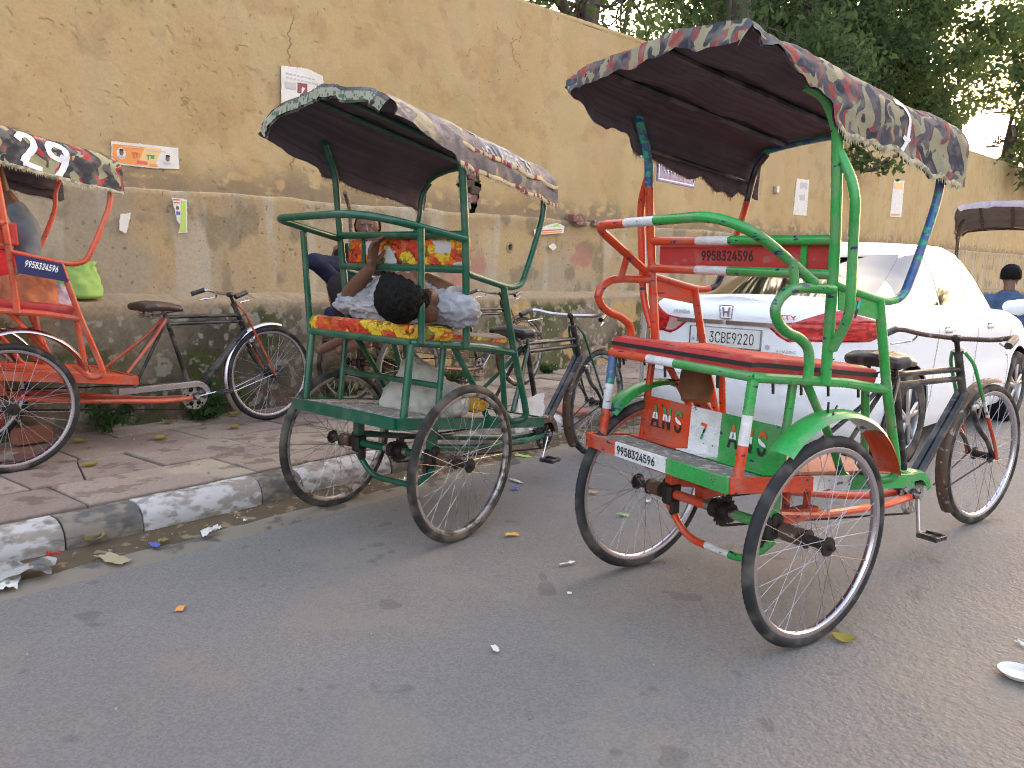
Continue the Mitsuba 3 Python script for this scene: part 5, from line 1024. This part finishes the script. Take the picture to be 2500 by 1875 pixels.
lump(bO, [[S_(po(118, 712, -.15), .05), S_(po(150, 722, -.15), .055), S_(po(125, 740, -.2), .045), S_(po(158, 742, -.2), .04)]], .014, .06, [26, 26, 14], 7, 'lilac_cloth', 'cloth', 'pale lilac cloth bundled on the seat of the vermilion rickshaw', 'cloth')
# the person beyond the car
m4 = thing('person', 'dark haired person in blue beyond the front of the white car, at the right edge', 'person')
h4 = EYE + ray(2468, 674) * 9.6; f4 = unit([.55, .8, -.1]); hp4 = h4 + [0.02, .0, -.62]
b4 = head_bones(h4, f4, [0, 0, 1]) + [[S_(h4 - [0, 0, .17], .055), S_(h4 - [0, 0, .05], .05)], [S_(h4 - [0, 0, .28], .13), S_(hp4, .13)]]
for s in (1, -1):
    l4 = np.cross([0, 0, 1], f4) * s; b4 += [[S_(h4 - [0, 0, .24] + l4 * .17, .055), S_(h4 - [0, 0, .5] + l4 * .2, .042)], [S_(h4 - [0, 0, .5] + l4 * .2, .042), S_(hp4 + f4 * .25 + l4 * .1 + [0, 0, .08], .028)], [S_(hp4 + l4 * .1, .09), S_(hp4 + f4 * .40 + l4 * .1, .06)], [S_(hp4 + f4 * .40 + l4 * .1, .06), S_(hp4 + f4 * .40 + l4 * .1 - [0, 0, .42], .04)]] + hand_bones(hp4 + f4 * .25 + l4 * .1 + [0, 0, .08], f4, [0, 0, -1], s)
put(blob(b4, .02, 5), 'skin', m4, 'body', True); put(blob([[S_(h4 - [0, 0, .27], .145), S_(hp4, .15)]] + [[S_(h4 - [0, 0, .25] + np.cross([0, 0, 1], f4) * s * .17, .07), S_(h4 - [0, 0, .5] + np.cross([0, 0, 1], f4) * s * .2, .055), S_(h4 - [0, 0, .3], .1)] for s in (1, -1)], .03, 5), 'blue_cloth', m4, 'shirt', True)
put(blob([[S_(hp4, .13), S_(hp4 + f4 * .42 + np.cross([0, 0, 1], f4) * s * .1, .075)] for s in (1, -1)], .03, 5), 'dark_cloth', m4, 'trousers', True); hair(h4, f4, [0, 0, 1], m4, lambda a, b, e: (a < .05) & (e > -.03 + .9 * np.maximum(a, 0)), dr=.010)

# ------------------------------------------------------------------ on the wall: bills, sign, loose bricks
def bill(name, label, pts, mt, cat='poster', l=None, curl=.008, th=.0015, rag=.0, n=1):
    l = WD - .012 if l is None else l
    q = np.array([wall_at(x, y, l) for x, y in pts]); Pg = sg.Polygon(q)
    if rag:
        b = Pg.segmentize(.012) if hasattr(Pg, 'segmentize') else Pg; c = np.array(b.exterior.coords)[:-1]; c += (meshkit.noise(np.stack([c[:, 0] * 70, c[:, 1] * 70, 0 * c[:, 0]], 1), 3) - .5)[:, None] * rag * 2; Pg = sg.Polygon(c).buffer(0)
    k = thing(name, label, cat)
    def lay(P, off, m, nm=None):
        for g in getattr(P, 'geoms', [P]):
            if g.is_empty or g.area < 1e-6: continue
            t = extr(g, th).subdivide(); v = t.vertices
            cu = curl * meshkit.fbm(np.stack([v[:, 0] * 8, v[:, 1] * 8, 0 * v[:, 0]], 1), 2, 4)
            wl_ = l - .018 - cu - off - v[:, 2]; t.vertices = st(v[:, 0], wl_, v[:, 1]); put(t, m, k, nm, False) if nm else scene.__setitem__(k, ply(t, m, False))
    lay(Pg, 0, mt); return k, lay, Pg, q
k, lay, Pg, q = bill('poster', 'white torn notice above the dark green rickshaw, mostly behind its canopy', [(682, 161), (745, 168), (783, 186), (788, 214), (775, 300), (770, 352), (728, 351), (700, 344), (683, 337)], 'paper_white', rag=.004, l=WD + .05)
def on(px, py, l): return np.array(wall_at(px, py, l))
def rectpx(x0, y0, x1, y1, sk, l): return sg.Polygon([on(x0, y0, l), on(x1, y0 + sk, l), on(x1, y1 + sk, l), on(x0, y1, l)])
for x0, x1, y in ((694, 770, 178), (694, 775, 188)):
    for i in range(int((x1 - x0) / 9)): lay(rectpx(x0 + i * 9, y + i * 2, x0 + i * 9 + 6.5, y + 4 + i * 2, 1, WD + .05), .0018, 'print_grey', 'print')
lay(rectpx(722, 202, 746, 228, 4, WD + .05), .0018, 'print_maroon', 'print'); lay(rectpx(692, 200, 718, 216, 4, WD + .05), .0018, 'print_grey', 'print')
k, lay, Pg, q = bill('banner', 'orange and white printed paper banner with two portraits, left on the upper wall', [(268, 345), (350, 353), (431, 362), (434, 414), (380, 412), (300, 404), (269, 400)], 'paper_white', 'banner', rag=.002, l=WD + .05)
lay(sg.Polygon([on(x, y, WD + .05) for x, y in ((271, 352), (350, 360), (330, 404), (271, 396))]), .0018, 'print_saffron', 'print')
lay(sg.Polygon([on(x, y, WD + .05) for x, y in ((350, 360), (392, 364), (372, 408), (330, 404))]), .0018, mat('print_peach', (.62, .42, .20), .85), 'print')
def ell(px, py, rx, ry, l): c = on(px, py, l); e = on(px + rx, py, l); f = on(px, py + ry, l); return sa.translate(sa.scale(sg.Point(0, 0).buffer(1), abs(e[0] - c[0]), abs(f[1] - c[1])), c[0], c[1])
for px, py in ((292, 376), (405, 391)):
    lay(ell(px, py, 11, 14, WD + .05), .0036, 'paper_white', 'portrait_ground'); lay(ell(px, py - 3, 5, 7, WD + .05), .0054, 'print_brown', 'portrait'); lay(ell(px, py - 9, 5.5, 3, WD + .05), .0072, 'letter_black', 'portrait'); lay(ell(px, py + 8, 8.5, 4, WD + .05), .0054, 'print_grey', 'portrait')
for i, (x, y, w_, h_, mt) in enumerate(((318, 372, 16, 3, 'print_red'), (321, 376, 3, 12, 'print_red'), (329, 376, 3, 9, 'print_red'), (337, 374, 3, 10, 'print_saffron'), (353, 378, 20, 3, 'print_green'), (356, 381, 3, 10, 'print_green'), (364, 381, 8, 7, 'print_green'), (330, 392, 26, 9, 'print_red'), (300, 358, 40, 2, 'print_grey'), (352, 366, 48, 2, 'print_grey'), (360, 400, 20, 6, 'print_saffron'))): lay(rectpx(x, y, x + w_, y + h_, w_ * .1, WD + .05), .0036, mt, 'print')
bill('paper_scrap', 'plain white torn paper scrap on the stained lower wall, left of the lime strip', [(288, 524), (316, 519), (311, 548), (306, 566), (302, 572), (288, 561)], 'paper_white', 'paper scrap', rag=.006)
k, lay, Pg, q = bill('poster', 'torn white and lime poster strip with a small portrait on the stained lower wall', [(415, 482), (452, 488), (453, 568), (432, 569), (436, 550), (428, 538), (421, 510)], 'paper_white', rag=.003)
lay(sg.Polygon([on(x, y, WD - .012) for x, y in ((437, 490), (449, 492), (450, 566), (434, 566), (437, 545))]), .0018, 'print_lime', 'print'); lay(ell(429, 508, 4, 5, WD - .012), .0018, 'print_brown', 'portrait'); lay(rectpx(419, 486, 434, 489, 1, WD - .012), .0018, 'print_red', 'print'); lay(rectpx(420, 493, 434, 496, 1, WD - .012), .0018, 'print_red', 'print'); lay(rectpx(426, 516, 435, 524, 1, WD - .012), .0018, 'print_blue', 'print')
k, lay, Pg, q = bill('poster', 'white lime and red poster fragment between the two nearer rickshaws', [(1300, 574), (1299, 561), (1335, 549), (1356, 544), (1374, 552), (1372, 569)], 'paper_white', rag=.003)
for y, h_, mt in ((563, 3, 'print_red'), (568, 3, 'print_saffron')): lay(rectpx(1304, y, 1368, y + h_, -4, WD - .012), .0018, mt, 'print')
lay(sg.Polygon([on(x, y, WD - .012) for x, y in ((1335, 555), (1356, 547), (1366, 553))]), .0018, 'print_lime', 'print')
k, lay, Pg, q = bill('poster', 'tall narrow white poster seen between the green posts of the nearest rickshaw', [(1942, 436), (1973, 439), (1966, 527), (1933, 524)], 'paper_white', l=WD + .05); lay(rectpx(1950, 446, 1968, 462, 0, WD + .05), .0018, 'print_grey', 'print'); lay(rectpx(1948, 476, 1962, 490, 0, WD + .05), .0018, 'print_grey', 'print')
k, lay, Pg, q = bill('poster', 'tall narrow white and orange poster on the far wall above the white car', [(2180, 440), (2206, 441), (2198, 531), (2170, 529)], 'paper_white', l=WD + .05); lay(rectpx(2181, 446, 2201, 462, 0, WD + .05), .0018, 'print_peach', 'print'); lay(rectpx(2173, 522, 2194, 527, 0, WD + .05), .0018, 'print_saffron', 'print')
bill('paper_scrap', 'small pale paper scrap beside the drain hole in the lower wall', [(1335, 600), (1348, 594), (1355, 604), (1346, 612)], 'paper_white', 'paper scrap', rag=.005)
for i, (px, py, w_, h_, lab) in enumerate(((1412, 532, .20, .085, 'dark red brick lying on the wall ledge, topmost and left'), (1418, 546, .17, .05, 'flat brick piece on the wall ledge under the dark red brick'), (1462, 546, .20, .06, 'reddish brick lying on the wall ledge, right of the stacked two'))):
    s_, z_ = wall_at(px, py, WD - .06); solo('loose_brick', lab, 'brick', bx(st(s_, WD - .02, z_), (w_ * 1.25, .13, h_ * 1.1), .012, WR @ trimesh.transformations.rotation_matrix(rng.normal(0, .10), [0, 1, 0])[:3, :3]), 'old_brick')
s_, z_ = wall_at(1896, 463, WD); solo('switch_box', 'small grey box fixed high on the wall under the red camouflage canopy', 'box', bx(st(s_, WD, z_), (.10, .06, .12), .01, WR), 'pole_grey')
# street sign on a post
LP_ = 3.75; pb = wl(1577, 700, LP_); pt = wl(1570, 377, LP_); sgn = thing('street_sign', 'blue street sign with white border on a grey post, half behind the red camouflage canopy', 'sign')
base_ = np.array([pb[0], pb[1], .15]); put(tb(base_, np.array([pb[0], pb[1], pt[2]]), .021, 16), 'pole_grey', sgn, 'post'); put(tb(np.array([pb[0], pb[1], pt[2]]) + CR * -.11, np.array([pb[0], pb[1], pt[2]]) + CR * .05, .014, 10), 'pole_grey', sgn, 'bracket')
tl = wl(1603, 375, LP_ - .03); dx_ = SF * .93 + SL * -.0; dx_ = unit(wl(1704, 432, LP_ - .03) - wl(1603, 439, LP_ - .03)); dx_[2] = 0; dx_ = unit(dx_); br = wl(1603, 441, LP_ - .03); hgt = tl[2] - br[2]
nrm_ = np.cross(dx_, [0, 0, 1.0]); RS = np.stack([dx_, -nrm_, [0, 0, 1]], 1)
cS = br + dx_ * .36 + np.array([0, 0, hgt / 2]); put(bx(cS, (.72, .012, hgt), .003, RS), 'sign_blue', sgn, 'panel', False)
for zc, hh in ((hgt / 2 - .022, .010), (-hgt / 2 + .022, .010)): put(bx(cS + nrm_ * .0075 + np.array([0, 0, zc]), (.68, .002, hh), 0, RS), 'sign_white', sgn, 'border', False)
for xc in (-.335, .335): put(bx(cS + nrm_ * .0075 + dx_ * xc, (.010, .002, hgt - .054), 0, RS), 'sign_white', sgn, 'border', False)
gx = -.26
for i in range(9):                                                              # hanging letter shapes under their head line
    put(cat_([bx(cS + nrm_ * .0076 + dx_ * (gx + .024) + np.array([0, 0, .035]), (.046, .002, .008), 0, RS), bx(cS + nrm_ * .0076 + dx_ * (gx + .036) + np.array([0, 0, .0]), (.008, .002, .068), 0, RS), sweep(np.array([cS + nrm_ * .0077 + dx_ * (gx + .018 + .013 * math.cos(a)) + np.array([0, 0, .002 + .016 * math.sin(a)]) for a in np.linspace(.4 + i, 5.4 + i * .7, 12)]), .0035, 5)]), 'sign_white', sgn, 'lettering', False, kind='stuff'); gx += .060

# ------------------------------------------------------------------ bags and things carried
lump(bG, [[S_(bG.hit(600 + 1000 * .36166, 700 + 800 * .36166, 0, .10), .07), S_(bG.hit(600 + 1380 * .36166, 700 + 790 * .36166, 0, .12), .08), S_(bG.hit(600 + 1120 * .36166, 700 + 500 * .36166, 0, .14), .045)], [S_(bG.hit(600 + 1300 * .36166, 700 + 620 * .36166, 0, .14), .04), S_(bG.hit(600 + 1440 * .36166, 700 + 810 * .36166, 0, .15), .06), S_(bG.hit(600 + 1000 * .36166, 700 + 790 * .36166, 0, .3), .07)]], .018, .07, [12, 14, 14], 8, 'sack_white', 'sack', 'off white sack on the floor of the dark green rickshaw, under its seat', 'sack')
lump(bG, [[S_(bG.hit(600 + 1420 * .36166, 700 + 780 * .36166, 0, .20), .03), S_(bG.hit(600 + 1580 * .36166, 700 + 800 * .36166, 0, .22), .035)]], .012, .04, 30, 3, mat('marigold_cloth', (.50, .27, .03), .9), 'bundle', 'small yellow bundle beside the white sack in the dark green rickshaw', 'bundle')
gb = np.array([wl(198, 728, 5.42), wl(160, 728, 5.42), wl(238, 726, 5.42), wl(225, 690, 5.44), wl(170, 690, 5.44)])
def bagmesh(w, h, d, sd):
    n, m = 26, 40; a = np.linspace(0, 2 * np.pi, m + 1); P = []
    for i, t in enumerate(np.linspace(0, 1, n)):
        rr2 = np.interp(t, [0, .06, .35, .7, .86, 1.0], [.78, 1, 1, .82, .74, .80]); q = np.stack([np.cos(a) * w / 2 * rr2, np.sin(a) * d / 2 * rr2 * (1 - .65 * t), np.full(m + 1, h * t)], 1)
        q += ((meshkit.fbm(np.stack([np.cos(a) * 3, np.sin(a) * 3, np.full(m + 1, t * 5 + sd)], 1), 4, sd) - .5) * .30 * (0.3 + t))[:, None] * np.stack([np.cos(a) * w * .5, np.sin(a) * d * .9, .3 * h * t + 0 * a], 1); P.append(q)
    P = np.array(P); b = P[0].mean(0); return cat_([grid(P), M(np.vstack([P[0], b]), [[k, k + 1, m + 1] for k in range(m)])])
bm = bagmesh(.27, .235, .20, 3); cb = wl(197, 731, 5.43); bm.vertices = bm.vertices @ WR.T + [cb[0], cb[1], .975]; solo('plastic_bag', 'lime green plastic bag standing on the wall plinth behind the vermilion rickshaw', 'bag', bm, 'green_plastic', smooth=True)

def sheet(w, h, amp, sd, n=14, rip=.25):
    u, v = np.meshgrid(np.linspace(-.5, .5, n), np.linspace(-.5, .5, n), indexing='ij'); q = np.stack([u * w, v * h, 0 * u], -1)
    e = 1 - rip * meshkit.noise(np.stack([np.arctan2(u, v) * 2.2 + 0 * u, 0 * u + sd, 0 * u], -1), sd)[..., None]; q[..., :2] *= e
    z = amp * (meshkit.fbm(np.stack([u * 4, v * 4, 0 * u + sd], -1), 3, sd)); q[..., 2] = z - z.min() + .002; return grid(q)
def litter(name, label, cat, px, py, w, h, amp, mt, sd, z=.006, rot=None, rip=.25, group=None):
    m = sheet(w, h, amp, sd, rip=rip); a = sd * 1.7 if rot is None else rot; v = m.vertices; c = ground_at(px, py, z)
    m.vertices = np.stack([v[:, 0] * math.cos(a) - v[:, 1] * math.sin(a), v[:, 0] * math.sin(a) + v[:, 1] * math.cos(a), v[:, 2]], 1) + c; return solo(name, label, cat, m, mt, group, smooth=True)
PV = .150
litter('paper_litter', 'small orange paper scrap on the asphalt at the lower left', 'litter', 440, 1487, .045, .03, .006, 'print_saffron', 1)
litter('paper_litter', 'orange wrapper on the road between the two front rickshaws', 'litter', 1249, 1307, .07, .035, .012, mat('wrapper_orange', (.62, .33, .06), .4), 2)
litter('paper_litter', 'narrow white paper slip on bare road left of the nearest wheel, lower middle', 'litter', 1209, 1585, .05, .022, .008, 'paper_white', 3)
litter('paper_litter', 'thin white strip on the road just left of the nearest rickshaw', 'litter', 1385, 1377, .09, .02, .012, 'paper_white', 4)
litter('paper_litter', 'white paper slip beside the right wheel of the dark green rickshaw', 'litter', 1260, 1175, .11, .03, .008, 'paper_white', 5)
litter('paper_litter', 'tiny blue and white wrapper right of the dark green rickshaw wheel', 'litter', 1258, 1194, .06, .03, .012, 'print_blue', 6)
litter('paper_litter', 'lime and red wrapper on the pale road edge under the dark green pedal', 'litter', 1275, 1115, .13, .06, .02, 'print_lime', 7)
litter('paper_litter', 'white folded card under the axle of the nearest rickshaw', 'litter', 1740, 1212, .22, .10, .05, 'paper_white', 8)
litter('paper_litter', 'lime and white wrapper seen through the left wheel of the nearest rickshaw', 'litter', 1522, 1258, .07, .035, .012, 'print_lime', 9)
litter('paper_litter', 'small white scrap seen through the left wheel of the nearest rickshaw', 'litter', 1582, 1225, .05, .03, .012, 'paper_white', 10)
litter('paper_litter', 'pale pink scrap seen through the left wheel, beside its hub', 'litter', 1448, 1205, .05, .04, .02, 'print_peach', 11)
litter('paper_litter', 'tiny white bit alone on the road under the left wheel', 'litter', 1390, 1450, .02, .02, .006, 'paper_white', 12)
pl_ = revolve([(0, .006), (.04, .006), (.047, .016), (.058, .020), (.058, .018), (.047, .013), (.04, .003), (0, .003)], 30); pl_.vertices = pl_.vertices + ground_at(2486, 1652, .004); solo('paper_plate', 'white round paper plate lying at the right edge of the road', 'plate', pl_, 'paper_white')
litter('paper_litter', 'small bright scrap on the road at the far right edge', 'litter', 2492, 1572, .04, .02, .01, 'paper_white', 14)
litter('plastic_litter', 'crumpled white and grey plastic wrapping in the gutter at the left edge', 'litter', 62, 1400, .21, .14, .06, mat('dirty_plastic', lambda p, n, uv: mix((.30, .29, .27), (.09, .085, .075), smoothstep(.4, .6, fbm(p.x * 18, p.y * 18, p.z * 18, 3))), .35), 15, .03)
litter('plastic_litter', 'pale crumpled wrapper on the road edge in the lower left corner', 'litter', 10, 1432, .16, .11, .05, 'paper_white', 16, .01)
litter('plastic_litter', 'bright red plastic scrap beside the kerb at the left', 'litter', 130, 1358, .055, .04, .03, 'red_cloth', 17, .05)
litter('plastic_litter', 'blue wrapper with a yellow end in the gutter dirt', 'litter', 378, 1333, .07, .035, .02, 'print_blue', 18, .02)
litter('paper_litter', 'yellow paper scrap lying against the blue wrapper in the gutter', 'litter', 398, 1322, .05, .03, .02, 'fallen_yellow', 19, .02)
litter('card_litter', 'buff cardboard scrap lying on the gutter edge', 'litter', 275, 1368, .17, .08, .02, mat('buff_card', (.33, .27, .17), .9), 20, .015)
litter('card_litter', 'greyish torn paper roll in the gutter by the pale kerb', 'litter', 515, 1303, .12, .05, .04, 'paper_white', 21, .02)
litter('paper_litter', 'tiny white bit in the gutter below the pale kerb stone', 'litter', 598, 1272, .02, .02, .012, 'paper_white', 22, .02)
litter('plastic_litter', 'silver foil wrapper in the gutter between the dark green wheels', 'litter', 985, 1177, .09, .05, .04, 'dull_rim', 23, .02)
cd = sheet(.26, .15, .012, 4, rip=.15); v = cd.vertices; c_ = bG.hit(1298, 996, 1, -.05); cd.vertices = np.stack([c_[0] + v[:, 0], c_[1] + v[:, 2], c_[2] + v[:, 1]], 1); solo('card_litter', 'white torn card with a lime corner stuck at the cranks of the dark green rickshaw', 'card', bG.m(cd), 'paper_white', smooth=True)
def fallen(label, px, py, L_, mt, sd, z, group=None):
    k = 9; t = np.linspace(-1, 1, k); w = .42 * L_ * (1 - t ** 2) ** .8 * (1 - .25 * t); r = np.random.default_rng(sd); P = np.stack([np.stack([t * L_ / 2, s * w, .18 * L_ * np.abs(s) ** 1.5 * r.uniform(.3, 1.2) + .12 * L_ * t ** 2], 1) for s in (-1, -.5, 0, .5, 1)], 1).reshape(k, 5, 3)
    a = r.uniform(0, 6.28); q = P.reshape(-1, 3); q = np.stack([q[:, 0] * math.cos(a) - q[:, 1] * math.sin(a), q[:, 0] * math.sin(a) + q[:, 1] * math.cos(a), q[:, 2]], 1) + ground_at(px, py, z); return solo('fallen_leaf', label, 'leaf', grid(q.reshape(k, 5, 3)), mt, group, smooth=True)
fallen('yellow green leaf on the road right of the nearest wheel', 2058, 1562, .075, 'fallen_yellow', 1, .004)
for i, (px, py, lab) in enumerate(((220, 1138, 'yellow leaf on the pavement in front of the left rickshaw wheel'), (395, 1070, 'pale leaf in the middle of the pavement, right of the left wheel'), (572, 1045, 'yellow leaf on the pavement under the front wheel of the left rickshaw'), (410, 1031, 'yellow leaf lying at the wall foot under the left rickshaw pedals'), (573, 1013, 'greenish leaf at the wall foot beside the left front wheel'), (232, 1318, 'yellow leaf leaning on the black kerb stone'), (196, 1080, 'small pale leaf right beside the left rickshaw rear tyre'))): fallen(lab, px, py, .085, 'fallen_yellow', 10 + i, PV - .01 if py < 1200 else .05)
for i in range(90):                                                             # grit and leaf crumbs, each too small to tell apart
    pass
crumbs = []; r = np.random.default_rng(8)
for i in range(520):
    s_ = r.uniform(.2, 9); l_ = r.choice([r.normal(3.30, .05), r.uniform(3.6, 5.2), r.uniform(5.0, 5.25), r.uniform(.6, 3.0)], p=[.45, .2, .2, .15]); z_ = .03 if l_ < 3.4 else (.158 - .016 * (l_ - 3.56)); z_ = .002 if l_ < 3.05 else z_
    if 3.38 < l_ < 3.58: continue
    q = trimesh.creation.icosphere(0, r.uniform(.003, .011)); q.vertices *= r.uniform(.3, 1.2, 3); q.vertices += st(s_, l_, z_); crumbs.append(q)
k = key_of('grit'); scene[k] = ply(cat_(crumbs), mat('grit_bits', lambda p, n, uv: mix((.16, .12, .08), (.34, .30, .24), cell_rand(p.x * 40, p.y * 40)), .95), False); labels[k] = {'label': 'grit and crumbs of dry leaf strewn on gutter and pavement', 'category': 'debris', 'kind': 'stuff'}
# bricks and a broken slab on the pavement
def brick_at(px, py, size, rot, label, mt='brick_red', name='loose_brick', z=PV - .012):
    c = ground_at(px, py, z); a = rot; Rz = np.array([[math.cos(a), -math.sin(a), 0], [math.sin(a), math.cos(a), 0], [0, 0, 1]]); solo(name, label, 'brick', bx(c + [0, 0, size[2] / 2], size, .006, Rz), mt)
brick_at(78, 1080, (.20, .10, .09), SA + .1, 'red brick on the pavement seen through the left rickshaw rear wheel')
brick_at(30, 1122, (.20, .12, .05), SA - .3, 'dark flat brick on the pavement under the left rickshaw', 'old_brick')
brick_at(1398, 1012, (.26, .17, .035), SA - .5, 'loose terracotta tile lying on the kerb beside the front wheel of the dark green rickshaw')
brick_at(1365, 1000, (.22, .10, .02), SA + .5, 'thin broken tile shard left of the loose terracotta tile')
brick_at(380, 1003, (.24, .10, .05), SA + .05, 'mossy brick at the wall foot under the left rickshaw cranks', 'old_brick')
brick_at(470, 1012, (.20, .09, .05), SA - .05, 'mossy brick at the wall foot left of the left front wheel', 'old_brick')
# weeds at the foot of the wall
def weed(px, py, h, n, label, sd):
    r = np.random.default_rng(sd); c = wl(px, py, 5.20); c[2] = .10; k = thing('weed', label, 'plant'); stems, lv = [], []
    for i in range(n):
        a = r.uniform(0, 6.28); tip = c + np.array([math.cos(a) * h * .6, math.sin(a) * h * .6, h * r.uniform(.5, 1.0)]) - SL * h * .3; p = smoothline([c + r.normal(0, .02, 3) * [1, 1, 0], c * .5 + tip * .5 + [0, 0, h * .2], tip], 4); stems.append(sweep(p, .003, 4))
        for t in np.linspace(2, len(p) - 1, 7).astype(int):
            for _ in range(2): lv.append(p[t] + r.normal(0, .02, 3))
    put(cat_(stems), 'weed_leaf', k, 'stem', False, kind='stuff'); put(leaves(np.array(lv), 0, .034, r, .6), 'weed_leaf', k, 'leaf', False, kind='stuff')
weed(255, 1035, .26, 12, 'leafy weed at the wall foot beside the left rickshaw rear wheel', 1); weed(515, 985, .30, 14, 'leafy weed at the wall foot behind the left front mudguard', 2); weed(480, 985, .18, 8, 'small weed at the wall foot under the left rickshaw pedal', 3); weed(1100, 925, .18, 8, 'small weed at the wall foot seen under the dark green rickshaw seat', 4)
weed(1330, 880, .14, 8, 'low weed at the wall foot above the loose terracotta tile', 5); weed(830, 960, .2, 9, 'weed at the wall foot seen through the dark green left wheel', 6)
